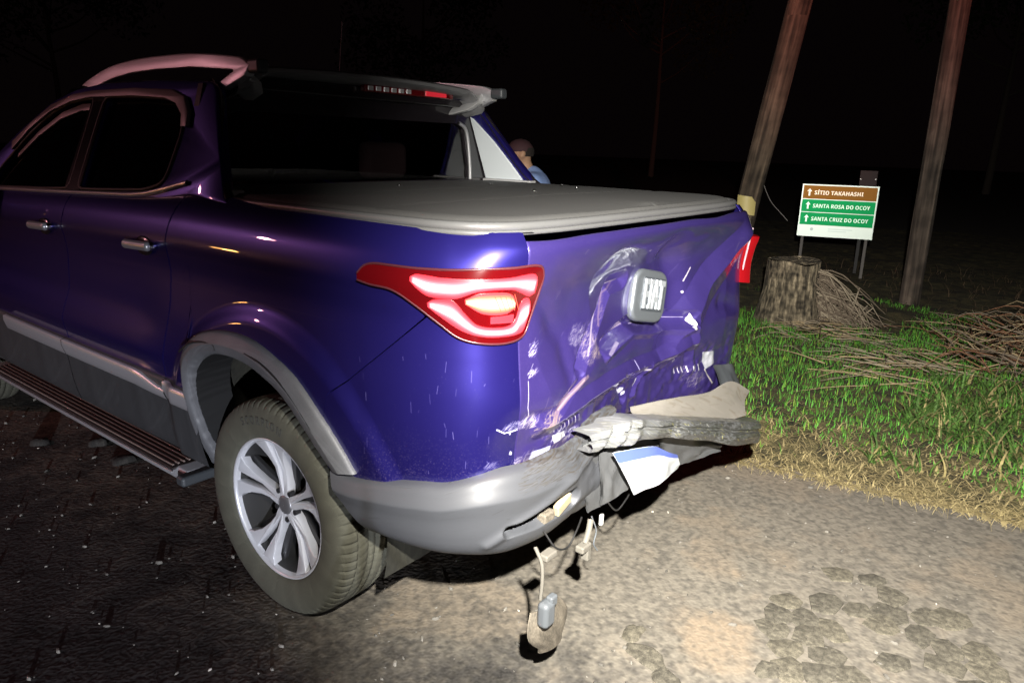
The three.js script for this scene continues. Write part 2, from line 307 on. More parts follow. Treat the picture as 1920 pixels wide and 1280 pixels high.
function plateGeo(rx, rz, h, sd) { // angular slab of old surfacing with a broken edge
  const n = 7, K = [[1.04, -.8], [1.0, .7], [.94, 1]], p = [], id = [], uv = [];
  for (const [k, y] of K) for (let i = 0; i < n; i++) { const a = (i + .7 * hash(i, sd, 3)) / n * 6.2832, q = k * (.72 + .42 * hash(i, sd, 5)); p.push(Math.cos(a) * rx * q, h * y, Math.sin(a) * rz * q); }
  p.push(0, h * 1.1, 0);
  for (let k = 0; k < 2; k++) for (let i = 0; i < n; i++) { const a = k * n + i, b = k * n + (i + 1) % n; id.push(a, a + n, b, b, a + n, b + n); }
  for (let i = 0; i < n; i++) id.push(2 * n + i, 3 * n, 2 * n + (i + 1) % n);
  for (let i = 0; i < p.length; i += 3) uv.push(p[i] * 7 + sd * .37, p[i + 2] * 7);
  const g = new THREE.BufferGeometry(); g.setAttribute('position', new THREE.Float32BufferAttribute(p, 3)); g.setAttribute('uv', new THREE.Float32BufferAttribute(uv, 2)); g.setIndex(id); return toCreasedNormals(g, .5);
}
{
  const stoneTex = dataTex(128, 128, (i, j) => { const v = clamp(185 + 75 * fbm(i / 14, j / 14, 4, 101) + 35 * vn(i / 1.5, j / 1.5, 103), 60, 255); return [v, v, v * 0.96]; }, true);
  const mats = [[0.20, 0.18, 0.148], [0.22, 0.197, 0.158], [0.178, 0.161, 0.134], [0.05, 0.045, 0.042]].map(c => std({ color: L(...c), roughness: 0.9, map: stoneTex }));
  // broken-up edge of old surfacing: flat plates with sand in the joints
  let pk = 0;
  for (let i = -4; i <= 4; i++) for (let j = -4; j <= 4; j++) {
    const cx = .24 + i * .105 + (j & 1) * .05 + rr(-.025, .025), cz = .60 + j * .095 + rr(-.025, .025), r = Math.hypot((cx - .24) / .42, (cz - .60) / .36);
    if (r > 1 || rnd() < .34) continue;
    const m = part(pk ? `surfacing_plate_${String(pk).padStart(3, '0')}` : 'surfacing_plate', plateGeo(rr(.058, .074), rr(.050, .064), rr(.002, .0045), pk + 40), mats[pk % 3], road);
    m.position.set(cx, -.0005, cz); m.rotation.set(rr(-.02, .02), rr(-.4, .4), rr(-.02, .02)); pk++;
  }
  [[-.30, .06, .09, .05], [-.22, -.02, .05, .035], [-.36, .17, .07, .045], [-.12, .38, .06, .04], [-.66, -2.84, .06, .05], [-.68, -2.55, .07, .05], [-.85, -3.05, .05, .05]].forEach(([x, z, rx, rz], k) => {
    const m = part(k ? `stone_${String(k).padStart(3, '0')}` : 'stone', stoneGeo(rx, rz, k > 3 ? rr(0.02, 0.03) : rr(0.004, 0.007), k), k > 3 ? mats[3] : mats[k % 3], road);
    m.position.set(x, 0, z); m.rotation.y = rnd() * 6;
  });
  const peb = new THREE.InstancedMesh(stoneGeo(1, 0.8, 0.7, 77), std({ color: 0xffffff, roughness: 0.8 }), 1500);
  peb.name = 'pebbles'; peb.userData = { kind: 'stuff', label: 'loose grit and small pale pebbles scattered on the road surface', category: 'grit' };
  const M = new THREE.Matrix4(), Q = new THREE.Quaternion(), col = new THREE.Color();
  for (let k = 0; k < 1500; k++) {
    const x = rr(-2.4, 1.5), z = rr(-3.8, 1.6), s = 0.0022 + 0.0075 * Math.pow(rnd(), 4);
    Q.setFromAxisAngle(new THREE.Vector3(0, 1, 0), rnd() * 6);
    M.compose(new THREE.Vector3(x, 0.001, z), Q, new THREE.Vector3(s * rr(1, 2), s, s)); peb.setMatrixAt(k, M);
    const v = rnd() < 0.04 ? 0.5 : rr(0.07, 0.24); peb.setColorAt(k, col.setRGB(v, v * 0.93, v * 0.8));
  }
  peb.castShadow = peb.receiveShadow = true; scene.add(peb);
}

/* ---------- pickup truck ---------- */
const truck = thing('pickup_truck', 'blue crew-cab pickup truck with crushed tailgate, torn rear bumper and lit tail lamps', 'pickup truck');
const leftHalf = [[0, -.11], [-.25, -.111], [-.45, -.114], [-.62, -.124], [-.73, -.15], [-.80, -.195], [-.85, -.27], [-.88, -.37], [-.895, -.5], [-.905, -.8], [-.91, -1.4], [-.912, -2], [-.91, -2.8], [-.905, -3.4], [-.90, -3.9], [-.87, -4.35], [-.78, -4.65], [-.6, -4.8], [-.3, -4.87], [0, -4.89]];
const rightHalf = [[.25, -.111], [.45, -.114], [.62, -.122], [.75, -.138], [.825, -.17], [.865, -.24], [.885, -.36], [.897, -.5], [.905, -.8], [.91, -1.4], [.912, -2], [.91, -2.8], [.905, -3.4], [.90, -3.9], [.87, -4.35], [.78, -4.65], [.6, -4.8], [.3, -4.87], [0, -4.89]];
function planTable(pts, sign) {
  const c = new THREE.CatmullRomCurve3(pts.map(p => new THREE.Vector3(p[0], 0, p[1])), false, 'centripetal'), T = []; let s = 0, q = null;
  for (let k = 0; k <= 3000; k++) { const p = c.getPoint(k / 3000); if (q) s += Math.hypot(p.x - q.x, p.z - q.z); T.push([s, p.x, p.z]); q = p; }
  return T;
}
const planL = planTable(leftHalf), planR = planTable([[0, -.11], ...rightHalf]);
function planAt(T, a) {
  let lo = 0, hi = T.length - 1; while (hi - lo > 1) { const m = (lo + hi) >> 1; if (T[m][0] <= a) lo = m; else hi = m; }
  const t = (a - T[lo][0]) / (T[hi][0] - T[lo][0]); return [lerp(T[lo][1], T[hi][1], t), lerp(T[lo][2], T[hi][2], t)];
}
function plan(s) {
  const T = s < 0 ? planL : planR, a = Math.abs(s), e = 0.02, p = planAt(T, a), p1 = planAt(T, Math.max(0, a - e)), p2 = planAt(T, a + e);
  let tx = p2[0] - p1[0], tz = p2[1] - p1[1]; const l = Math.hypot(tx, tz); tx /= l; tz /= l;
  return s < 0 ? { x: p[0], z: p[1], nx: tz * -1 * -1, nz: -tx * 1, ...fixN(tx, tz, s) } : { x: p[0], z: p[1], ...fixN(tx, tz, s) };
}
function fixN(tx, tz, s) { return s < 0 ? { nx: tz, nz: -tx } : { nx: -tz, nz: tx }; }
function sAtZ(z, side = -1) { const T = side < 0 ? planL : planR; for (let k = 700; k < T.length; k++) if (T[k][2] <= z) return side * T[k][0]; return side * T[T.length - 1][0]; }
const SIDE = [[.36, .11], [.45, .078], [.52, .05], [.60, .03], [.70, .012], [.80, .002], [.90, .003], [1.0, .012], [1.08, .016], [1.14, .007], [1.18, 0], [1.22, .006], [1.26, .02], [1.30, .046], [1.34, .085]];
const REAR = [[.40, .06], [.6, .03], [.70, .03], [.76, .03], [.82, .018], [.88, .012], [.95, .02], [1.05, .03], [1.13, .026], [1.19, .010], [1.24, .001], [1.275, .002], [1.30, .018], [1.34, .05]];
const SCALLOP = [[.62, 0], [.70, -.002], [.77, -.014], [.82, -.006], [.90, .012], [.98, .006], [1.06, 0]];
const CREASES = [
  [[[-.245, .933], [-.045, .967], [.146, .937], [.355, .925]], .034, .034, 0],
  [[[-.23, .90], [-.03, .935], [.146, .905], [.33, .89]], -.014, .022, 0],
  [[[-.102, 1.118], [-.191, 1.114], [-.26, 1.036], [-.347, .973], [-.41, .908]], .022, .034, 0],
  [[[-.611, .791], [-.345, .809], [-.061, .811], [.167, .799], [.37, .832]], -.026, .040, 0],
  [[[.74, 1.22], [.481, 1.04], [.356, .915], [.248, .832]], -.034, .085, 0],
  [[[.13, 1.249], [.27, 1.048], [.23, .859]], .030, .065, 1],
  [[[.356, .915], [.425, .718]], -.018, .035, 0],
  [[[-.10, .80], [-.03, .70]], .014, .02, 0], [[[.10, .79], [.03, .70]], -.012, .018, 0],
  [[[-.68, .835], [-.55, .82], [-.40, .88]], .010, .018, 0], [[[.60, .95], [.78, .90]], .012, .03, 1], [[[-.62, 1.12], [-.50, 1.0], [-.47, .9]], .006, .03, 1]];
function damage(x, y) {
  if (Math.abs(x) > 0.95) return 0;
  let d = .085 * Math.exp(-(((x - .05) / .48) ** 2)) * (1 - sm(1.15, 1.30, y));
  const k = sm(-.74, -.55, x) * (1 - sm(.72, .88, x)) * (1 - sm(1.2, 1.285, y));
  let c = 0;
  for (const [P, A, w, soft] of CREASES) { const t = segD(x, y, P) / w; c += soft ? A * Math.exp(-t * t) : A * Math.max(0, 1 - t); }
  c += .007 * vn(x * 4 + 3, y * 5, 201) + .012 * (Math.abs(vn(x * 3.1 + y * 1.5 + 2, y * 3.4 - x, 207)) - .35) + .002 * vn(x * 13, y * 15, 203) + .0035 * (1 - sm(.74, .84, y)) * vn(x * 34, y * 40, 205);
  return d + c * k;
}
function inset(s, y, z) {
  const wr = 1 - sm(.66, .90, Math.abs(s));
  let d = 0;
  if (wr < 1) {
    const yy = y + clamp((-1.4 - z) * .026, 0, .05);
    let a = tab(SIDE, yy);
    a += tab(SCALLOP, y) * sm(-1.45, -1.75, z) * (1 - sm(-3.3, -3.6, z));
    for (const wz of [-.98, -3.98]) { const r = Math.hypot(z - wz, y - .42); a -= .022 * (1 - sm(.555, .625, r)); }
    d += (1 - wr) * a;
  }
  if (wr > 0) d += wr * (tab(REAR, y) + damage(s, y));
  return d;
}
function bodyPt(s, y, out = 0) { const p = plan(s), d = inset(s, y, p.z) - out; return [p.x - p.nx * d, y, p.z - p.nz * d]; }
const uvPaint = (s, y) => [(s + 1.3) / 2.25, (y - 0.40) / 0.95];
// panel between two side edges s0(y), s1(y) and two rails y0(s), y1(s), with turned-in edges
function panel(s0, s1, y0, y1, nu, nv, out = 0, lip = 0.018, post) {
  const fn = v => typeof v === 'function' ? v : () => v; s0 = fn(s0); s1 = fn(s1); y0 = fn(y0); y1 = fn(y1);
  const U = [], Vv = []; for (let i = -1; i <= nu + 1; i++) U.push(clamp(i / nu, 0, 1)); for (let j = -1; j <= nv + 1; j++) Vv.push(clamp(j / nv, 0, 1));
  const sy = [];
  const g = grid(nu + 2, nv + 2, (a, b, i, j) => {
    const u = U[i], v = Vv[j], edge = i === 0 || j === 0 || i === nu + 2 || j === nv + 2;
    let y = 1, s = 0; for (let k = 0; k < 4; k++) { s = lerp(s0(y), s1(y), u); y = lerp(y0(s), y1(s), v); }
    sy.push([s, y, edge]); let q = bodyPt(s, y, out - (edge ? lip : 0)); if (post) q = post(q, s, y); return q;
  });
  const uv = g.attributes.uv, N = g.attributes.normal, e = .0015; sy.forEach(([s, y, edge], k) => {
    const w = uvPaint(s, y); uv.setXY(k, w[0], w[1]); if (post || edge) return;
    const a = bodyPt(s - e, y, out), b = bodyPt(s + e, y, out), c = bodyPt(s, y - e, out), d = bodyPt(s, y + e, out), p = plan(s);
    const ux = b[0] - a[0], uy = b[1] - a[1], uz = b[2] - a[2], vx = d[0] - c[0], vy = d[1] - c[1], vz = d[2] - c[2];
    let nx = uy * vz - uz * vy, ny = uz * vx - ux * vz, nz = ux * vy - uy * vx; const l = Math.hypot(nx, ny, nz) * (nx * p.nx + nz * p.nz < 0 ? -1 : 1); N.setXYZ(k, nx / l, ny / l, nz / l);
  });
  return g;
}
const flipP = g => g;
const flip = g => { const a = g.index.array; for (let i = 0; i < a.length; i += 3) { const t = a[i]; a[i] = a[i + 1]; a[i + 1] = t; } g.computeVertexNormals(); return g; };
const beltY = z => lin([[-3.5, 1.243], [-3.05, 1.257], [-1.65, 1.312], [-1.42, 1.345], [-1.2, 1.335], [-1.0, 1.318], [-.1, 1.312]], z);
const S = z => sAtZ(z);
const gapDoors = y => S(lin([[.5, -2.42], [.669, -2.384], [1.104, -2.287], [1.35, -2.27]], y));
const gapRear = y => S(lin([[.5, -1.60], [.62, -1.596], [.75, -1.57], [.95, -1.50], [1.148, -1.479], [1.36, -1.44]], y));
const gapFront = y => S(lin([[.5, -3.42], [.9, -3.44], [1.35, -3.36]], y));
const zOf = s => plan(s).z;
const fd = part('front_door', panel(y => gapFront(y) + .004, y => gapDoors(y) - .004, .50, s => beltY(zOf(s)), 130, 90), paint, truck);
const rd = part('rear_door', panel(y => gapDoors(y) + .004, y => gapRear(y) - .004, .50, s => beltY(zOf(s)), 110, 100), paint, truck);
const archMid = [[-1.40, .50], [-1.372, .56], [-1.365, .69], [-1.32, .815], [-1.25, .865], [-1.16, .895], [-1.05, .902], [-.95, .890], [-.80, .833], [-.72, .77], [-.655, .70]];
const sDiag0 = S(-.655), sDiag1 = S(-.325);
const bedBottom = s => { const z = zOf(s); if (z < -1.40) return .50; const di = lerp(.842, 1.113, clamp((s - sDiag0) / (sDiag1 - sDiag0), 0, 1)); return lerp(lin(archMid, Math.min(z, -.655)), di, sm(-.69, -.645, z)); };
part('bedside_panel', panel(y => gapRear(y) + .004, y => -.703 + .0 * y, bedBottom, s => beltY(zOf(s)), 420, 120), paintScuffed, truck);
const seamT = [[-1.32, .628], [-1.233, .612], [-1.1, .634], [-.978, .658], [-.917, .667], [-.82, .695], [-.75, .704], [-.664, .702], [-.534, .700], [-.404, .709], [-.257, .724], [0, .73]];
const seamY = s => tab(seamT, s);
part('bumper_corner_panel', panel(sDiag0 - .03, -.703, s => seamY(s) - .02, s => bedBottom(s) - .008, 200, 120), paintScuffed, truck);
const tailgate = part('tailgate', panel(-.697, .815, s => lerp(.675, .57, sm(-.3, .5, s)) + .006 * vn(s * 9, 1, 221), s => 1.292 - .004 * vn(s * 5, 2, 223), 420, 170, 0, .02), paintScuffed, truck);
// right-hand side of the body, seen only at its rear edge
part('bedside_panel', flipP(panel(.822, sAtZ(-1.50, 1), s => { const z = plan(s).z; return z > -.66 ? .62 : z < -1.38 ? .50 : lin(archMid, z) }, s => beltY(plan(s).z), 160, 50)), paint, truck);
part('rear_door', flipP(panel(sAtZ(-1.506, 1), sAtZ(-2.34, 1), .50, s => beltY(plan(s).z), 40, 40)), paint, truck);
part('front_door', flipP(panel(sAtZ(-2.346, 1), sAtZ(-3.42, 1), .50, s => beltY(plan(s).z), 40, 40)), paint, truck);
for (const side of [-1, 1]) {
  const a = sAtZ(-3.43, side), b = sAtZ(-4.45, side), g = panel(side < 0 ? b : a, side < 0 ? a : b, s => { const r = Math.hypot(0, plan(s).z + 3.98); return r < .43 ? .42 + Math.sqrt(.43 * .43 - r * r) : .45; }, s => lerp(1.24, 1.06, sm(-3.4, -4.5, plan(s).z)), 80, 50);
  part('front_fender', g, paint, truck);
}
{ // front fascia, bonnet, wind-screen
  const sl = sAtZ(-4.456, -1), sr_ = sAtZ(-4.456, 1), n = 80;
  const P = []; for (let i = 0; i <= n; i++) { const t = i / n; const a = t < .5 ? lerp(sl, -planL[3000][0] + 1e-4, t * 2) : lerp(planR[3000][0] - 1e-4, sr_, t * 2 - 1); P.push(a); }
  part('front_bumper', grid(n, 30, (u, v, i) => { const q = plan(P[i]), y = lerp(.38, 1.06, v), d = .04 * v * v + .05 * (1 - v) * (1 - v); return [q.x - q.nx * d, y, q.z - q.nz * d]; }), cladDark, truck);
  part('bonnet', grid(50, 40, (u, v) => { const z = lerp(-3.42, -4.80, v), hw = lerp(.84, .62, v * v), x = lerp(-hw, hw, u); return [x, lerp(1.20, 1.03, v * v) + .045 * (1 - (x / hw) ** 2) + .02 * (1 - v), z]; }), paint, truck);
  part('windscreen', grid(30, 20, (u, v) => { const hw = lerp(.80, .66, v), x = lerp(-hw, hw, u), c = 1 - (x / hw) ** 2; return [x, lerp(1.235, 1.70, v) + .04 * c, lerp(-3.44, -2.66, v) - .06 * c]; }), tint, truck);
}
// wheel-arch flare, both rear and front sides
const flareOut = [[-1.415, .42], [-1.412, .55], [-1.400, .70], [-1.378, .820], [-1.315, .888], [-1.203, .930], [-1.08, .945], [-.971, .938], [-.86, .905], [-.772, .864], [-.659, .765], [-.595, .687], [-.560, .630]];
const flareIn = [[-1.335, .40], [-1.352, .55], [-1.352, .680], [-1.318, .77], [-1.270, .818], [-1.19, .856], [-1.10, .868], [-1.00, .864], [-.927, .846], [-.826, .803], [-.74, .72], [-.689, .660], [-.650, .620]];
function flareGeo(side, lip) {
  const co = new THREE.CatmullRomCurve3(flareOut.map(p => new THREE.Vector3(p[0], p[1], 0)), false, 'centripetal'), ci = new THREE.CatmullRomCurve3(flareIn.map(p => new THREE.Vector3(p[0], p[1], 0)), false, 'centripetal');
  const prof = lip || [[0, -.012], [0, .002], [.03, .010], [.12, .017], [.3, .022], [.5, .029], [.55, .029], [.8, .026], [.93, .020], [1, .010], [1.01, -.006]];
  return grid(150, prof.length - 1, (u, v, i, j) => {
    const a = co.getPoint(u), b = ci.getPoint(u), [t, o] = prof[j], z = lerp(a.x, b.x, t), y = lerp(a.y, b.y, t), s = sAtZ(z, side);
    return bodyPt(s, y, o);
  }, (u, v) => [u * 3, v * 0.5]);
}
part('wheel_arch_flare', flareGeo(-1), flareGrey, truck);
part('wheel_arch_flare', flip(flareGeo(1)), flareGrey, truck);
part('arch_liner_lip', flareGeo(-1, [[1.012, -.004], [1.012, -.03], [1.0, -.07], [1.0, -.13]]), black, truck);
part('arch_liner_lip', flip(flareGeo(1, [[1.012, -.004], [1.012, -.03], [1.0, -.07], [1.0, -.13]])), black, truck);
{ // moulded slots on the flare
  const mk = (P) => tube(P.map(([z, y]) => bodyPt(S(z), y, .0265)), .003, 20, 5);
  part('flare_groove', [mk([[-1.36, .835], [-1.30, .872], [-1.22, .893], [-1.155, .898]]), mk([[-1.155, .898], [-1.145, .893], [-1.14, .88]])], black, truck);
  part('flare_groove', [mk([[-.985, .902], [-.90, .885], [-.80, .838], [-.71, .755], [-.66, .69]])], black, truck);
}
// wheel wells, underbody, bed floor
{
  const well = std({ color: L(0.035, 0.035, 0.025), roughness: 0.95, map: dirtMap });
  for (const side of [-1, 1]) {
    part('wheel_well', [grid(40, 8, (u, v) => { const a = lerp(-.25, Math.PI + .25, u), r = .50; return [side * lerp(.845, .50, v), .42 + Math.sin(a) * r, -1.0 + Math.cos(a) * r]; }, (u, v) => [u * 2, v]), grid(30, 8, (u, v) => { const a = lerp(-.25, Math.PI + .25, u); return [side * .50, .42 + Math.sin(a) * .5 * v, -1.0 + Math.cos(a) * .5 * v]; }, (u, v) => [u * 2, v])], well, truck);
  }
  part('underbody', [box(1.30, .14, 4.2, 0, .44, -2.55, .02), box(.96, .16, 1.0, 0, .46, -.85, .02), box(.12, .12, .8, -.45, .36, -1.0, .02), box(.12, .12, .8, .45, .36, -1.0, .02)], black, truck);
  part('axle', new THREE.CylinderGeometry(.045, .045, 1.36, 16).rotateZ(Math.PI / 2).translate(0, .362, -.995), black, truck);
  part('bumper_backing', [box(1.42, .13, .07, .02, .60, -.30, .01), box(1.6, .30, .02, 0, .80, -.345, .005)], black, truck);  // black backing added to stop light leaking behind the torn bumper
}
const bumperTex = canvas(1024, 512, (c, w, h) => {
  seed = 9090; c.fillStyle = '#e2e2e4'; c.fillRect(0, 0, w, h);
  for (let k = 0; k < 9000; k++) { c.globalAlpha = rr(.04, .2); c.fillStyle = rnd() < .5 ? '#b9b4a8' : '#f4f4f6'; c.fillRect(rnd() * w, rnd() * h, rr(1, 4), rr(1, 3)); }
  const st = (x, y, l, a, col, lw, al) => { c.globalAlpha = al; c.strokeStyle = col; c.lineWidth = lw; c.beginPath(); c.moveTo(x, y); c.lineTo(x + Math.cos(a) * l, y + Math.sin(a) * l); c.stroke(); };
  for (let k = 0; k < 700; k++) { const x = 560 + rnd() * 464, y = 110 * Math.pow(rnd(), 1.6); st(x, y, rr(6, 46), rr(-.5, .1), ['#c2ae92', '#ffffff', '#a2907c', '#d8ccba'][k & 3], rr(1, 4), rr(.2, .8)); }
  for (let k = 0; k < 130; k++) st(rnd() * w, rnd() * h, rr(8, 70), rr(-.5, .3), rnd() < .5 ? '#ffffff' : '#8c867c', rr(.6, 1.8), rr(.15, .6));
  for (let k = 0; k < 2200; k++) { c.globalAlpha = rr(.1, .4); c.fillStyle = ['#a8987c', '#b8a98e'][k & 1]; c.fillRect(rnd() * w, h - h * .3 * Math.pow(rnd(), 2), rr(1, 5), rr(1, 3)); }
  c.globalAlpha = 1;
});
const bumperGrey = std({ color: L(0.078, 0.082, 0.09), roughness: 0.46, map: bumperTex });
// grey lower bumper cover, left two thirds still on the truck
const bumpBot = s => tab([[-1.2, .45], [-.962, .455], [-.844, .46], [-.726, .455], [-.61, .452], [-.515, .447], [-.36, .442], [-.22, .458], [-.1, .47]], s);
const BP = [[0, -.012], [.02, .010], [.06, .024], [.16, .036], [.27, .046], [.31, .045], [.45, .037], [.7, .026], [.88, .010], [1, -.018], [1.06, -.05], [1.12, -.12]];
const SLOT = [[-.742, .541], [-.62, .556], [-.492, .551]];
function bumperPt(s, v) {
  const p = plan(s), yt = seamY(s) + .006 + .010 * vn(s * 14, 4, 231) * sm(-.75, -.55, s), yb = bumpBot(s);
  let y = v <= 1 ? lerp(yt, yb, v) : yb - .012 * Math.sin((v - 1) / .12 * 1.57);
  let o = tab(BP, v) - .014;
  o -= damage(p.x, .74) * .75 * sm(-.66, -.35, s);
  const cr = sm(-.62, -.42, s); o += cr * (.010 * vn(s * 9, y * 11, 233) + .004 * vn(s * 26, y * 30, 235) - .006);
  // diagonal moulded spear running up from the reflector slot
  const sp = segD(s, y, [[-.80, .505], [-.72, .56], [-.55, .625], [-.36, .66]]); o += .010 * Math.exp(-((sp / .016) ** 2)) * (v < 1 ? 1 : 0);
  const sl = segD(s, y, SLOT) / lerp(.6, 1, sm(-.74, -.62, s)); o -= .030 * (1 - sm(.020, .036, sl));
  return [p.x + p.nx * o, y, p.z + p.nz * o, sl];
}
{
  const edge = v => lerp(-1.311, -1.165, clamp(v, 0, 1)), tear = v => -.235 + .06 * vn(v * 7, 1, 241) - .05 * v + (v > .45 ? -.03 : 0);
  const nv = 90, nu = 260; let holes = [];
  const g = grid(nu, nv, (u, v) => { const w = v * 1.12, s = lerp(edge(w), tear(w), u); return bumperPt(s, w); }, (u, v, q) => [u, 1 - v], (u, v) => { const w = v * 1.12, s = lerp(edge(w), tear(w), u), q = bumperPt(s, w); return q[3] > .021; });
  const bc = part('rear_bumper_cover', g, bumperGrey, truck);
  part('slot_shade_sheet', grid(40, 8, (u, v) => { const s = lerp(-.77, -.46, u), y = lerp(.51, .60, v), p = plan(s); return [p.x - p.nx * .055, y, p.z - p.nz * .055]; }), black, bc);  // black sheet stands in for the shade inside the slot
  const b1 = box(.075, .035, .02, 0, 0, 0, .005); part('broken_bracket', b1, std({ color: L(0.36, 0.30, 0.19), roughness: .6 }), bc); { const m = bc.children[1]; m.position.set(-.535, .548, -.118); m.rotation.set(.1, .1, .25); }
  part('broken_clip', box(.05, .03, .03, -.60, .534, -.128, .006), tanPlastic, bc);
}
function bumperScrape() { return bumperScrape.t ??= canvas(512, 256, (c, w, h) => { seed = 616; c.fillStyle = '#d6d2ca'; c.fillRect(0, 0, w, h); for (let k = 0; k < 420; k++) { c.globalAlpha = rr(.05, .3); c.strokeStyle = ['#f0ece4', '#a08c70', '#b9b4ac', '#8a7c68'][k & 3]; c.lineWidth = rr(1, 5); const x = rnd() * w, y = rnd() * h, l = rr(8, 60); c.beginPath(); c.moveTo(x, y); c.lineTo(x + l, y - l * rr(.1, .5)); c.stroke(); } c.globalAlpha = 1; }); }
// torn beam, folded plastic and licence plate on the right
function sheet(top, bot, nu, nv, amp, fr, sd, th = .004, bow = 0) {
  const a = new THREE.CatmullRomCurve3(top.map(p => new THREE.Vector3(...p)), false, 'centripetal'), b = new THREE.CatmullRomCurve3(bot.map(p => new THREE.Vector3(...p)), false, 'centripetal');
  const f = (u, v, o) => { const p = a.getPoint(u).lerp(b.getPoint(u), v); return [p.x + amp * .4 * vn(u * fr * .7, v * 3, sd + 5), p.y + amp * .5 * vn(u * fr, v * 2, sd + 3) * (v < .02 || v > .98 ? 1 : .6), p.z + amp * (vn(u * fr, v * fr * .5, sd) + .5 * Math.abs(vn(u * fr * 2.3, v * fr, sd + 1))) + bow * Math.sin(v * Math.PI) - o]; };
  const prof = []; for (let j = 0; j <= nv; j++) prof.push([j / nv, 0]); for (let j = nv; j >= 0; j--) prof.push([j / nv, th]); prof.push([0, 0]);
  const g = grid(nu, prof.length - 1, (u, v, i, j) => f(u, prof[j][0], prof[j][1]), (u, v) => [u, v * .6]);
  return toCreasedNormals(g, .6);
}
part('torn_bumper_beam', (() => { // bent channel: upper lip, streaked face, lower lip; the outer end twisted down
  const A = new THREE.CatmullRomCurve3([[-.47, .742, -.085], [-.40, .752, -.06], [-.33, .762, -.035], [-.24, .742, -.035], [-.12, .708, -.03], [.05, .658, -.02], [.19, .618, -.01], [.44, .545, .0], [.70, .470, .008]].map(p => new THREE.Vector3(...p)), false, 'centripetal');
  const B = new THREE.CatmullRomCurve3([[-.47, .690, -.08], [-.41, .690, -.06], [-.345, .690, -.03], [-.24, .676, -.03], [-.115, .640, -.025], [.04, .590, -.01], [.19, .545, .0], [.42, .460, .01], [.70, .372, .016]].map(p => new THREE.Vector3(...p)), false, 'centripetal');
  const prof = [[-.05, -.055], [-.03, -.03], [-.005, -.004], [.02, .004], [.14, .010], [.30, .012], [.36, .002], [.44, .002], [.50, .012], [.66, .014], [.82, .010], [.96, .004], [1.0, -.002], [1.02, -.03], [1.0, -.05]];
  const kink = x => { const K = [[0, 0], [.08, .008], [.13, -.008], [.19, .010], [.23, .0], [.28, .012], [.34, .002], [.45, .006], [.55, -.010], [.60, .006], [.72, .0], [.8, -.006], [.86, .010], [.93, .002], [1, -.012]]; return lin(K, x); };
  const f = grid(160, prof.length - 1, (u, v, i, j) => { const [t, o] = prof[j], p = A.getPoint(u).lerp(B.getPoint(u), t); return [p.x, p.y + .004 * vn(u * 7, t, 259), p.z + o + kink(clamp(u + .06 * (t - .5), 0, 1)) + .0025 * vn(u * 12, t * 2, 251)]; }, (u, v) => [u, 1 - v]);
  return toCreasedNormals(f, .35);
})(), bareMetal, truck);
part('folded_bumper_flap', sheet([[-.16, .735, -.12], [-.03, .722, -.10], [.10, .708, -.08], [.33, .672, -.065], [.48, .680, -.05], [.67, .600, -.04]], [[-.19, .705, -.07], [-.06, .685, -.06], [.04, .652, -.05], [.22, .600, -.04], [.45, .540, -.03], [.60, .520, -.02]], 60, 12, .003, 5, 261, .004, -.010), std({ color: L(.27, .262, .25), roughness: .5, map: bumperScrape() }), truck);
part('bumper_end_piece', sheet([[.60, .70, -.16], [.72, .675, -.15], [.83, .62, -.17], [.87, .60, -.25]], [[.58, .47, -.12], [.70, .44, -.10], [.82, .43, -.13], [.88, .45, -.22]], 24, 12, .014, 5, 271, .006, .02), cladDark, truck);
part('bumper_skin_fragment', sheet([[-.05, .625, -.085], [.1, .575, -.08], [.3, .50, -.075], [.50, .420, -.07]], [[.06, .455, -.10], [.13, .440, -.095], [.27, .415, -.085], [.49, .395, -.075]], 30, 10, .010, 6, 281, .005), cladding, truck);
part('bumper_skin_fragment', sheet([[-.36, .64, -.10], [-.31, .66, -.085], [-.2, .65, -.08]], [[-.33, .46, -.11], [-.27, .47, -.10], [-.18, .49, -.09]], 16, 10, .008, 6, 291, .005), cladding, truck);
part('torn_bumper_skin', sheet([[-.44, .705, -.125], [-.2, .69, -.115], [.1, .63, -.105], [.42, .53, -.095]], [[-.38, .455, -.135], [-.2, .455, -.125], [.1, .435, -.115], [.42, .415, -.105]], 40, 14, .010, 7, 293, .004), cladding, truck);
{
  const plateTex = canvas(512, 192, (c, w, h) => {
    c.fillStyle = '#d2d7da'; c.fillRect(0, 0, w, h); c.fillStyle = '#5a6cc0'; c.fillRect(0, 0, w, 44);
    for (let k = 0; k < 240; k++) { c.globalAlpha = rr(.05, .3); c.strokeStyle = rnd() < .7 ? '#9aa4b0' : '#8c8676'; c.lineWidth = rr(.6, 2); const x = rr(20, 490), y = rr(50, 180); c.beginPath(); c.moveTo(x, y); c.lineTo(x + rr(-16, 26), y + rr(-4, 12)); c.stroke(); }
    c.globalAlpha = 1;
  });
  const tp = [[-.385, .672, -.045], [-.27, .655, -.03], [-.173, .632, -.022], [-.06, .575, -.03], [.060, .520, -.045]], bt = [[-.225, .478, -.055], [-.15, .472, -.048], [-.06, .465, -.044], [.03, .458, -.05], [.110, .450, -.06]];
  const a = new THREE.CatmullRomCurve3(tp.map(p => new THREE.Vector3(...p))), b = new THREE.CatmullRomCurve3(bt.map(p => new THREE.Vector3(...p)));
  const f = (u, v, o) => { const p = a.getPoint(u).lerp(b.getPoint(u), v); return [p.x, p.y, p.z + .006 * vn(u * 5, v * 3, 301) - o]; };
  part('licence_plate', [grid(30, 12, (u, v) => f(u, 1 - v, 0), (u, v) => [u, v]), grid(30, 12, (u, v) => f(u, v, .0025), (u, v) => [.02, .3])], std({ map: plateTex, roughness: .4 }), truck);
}
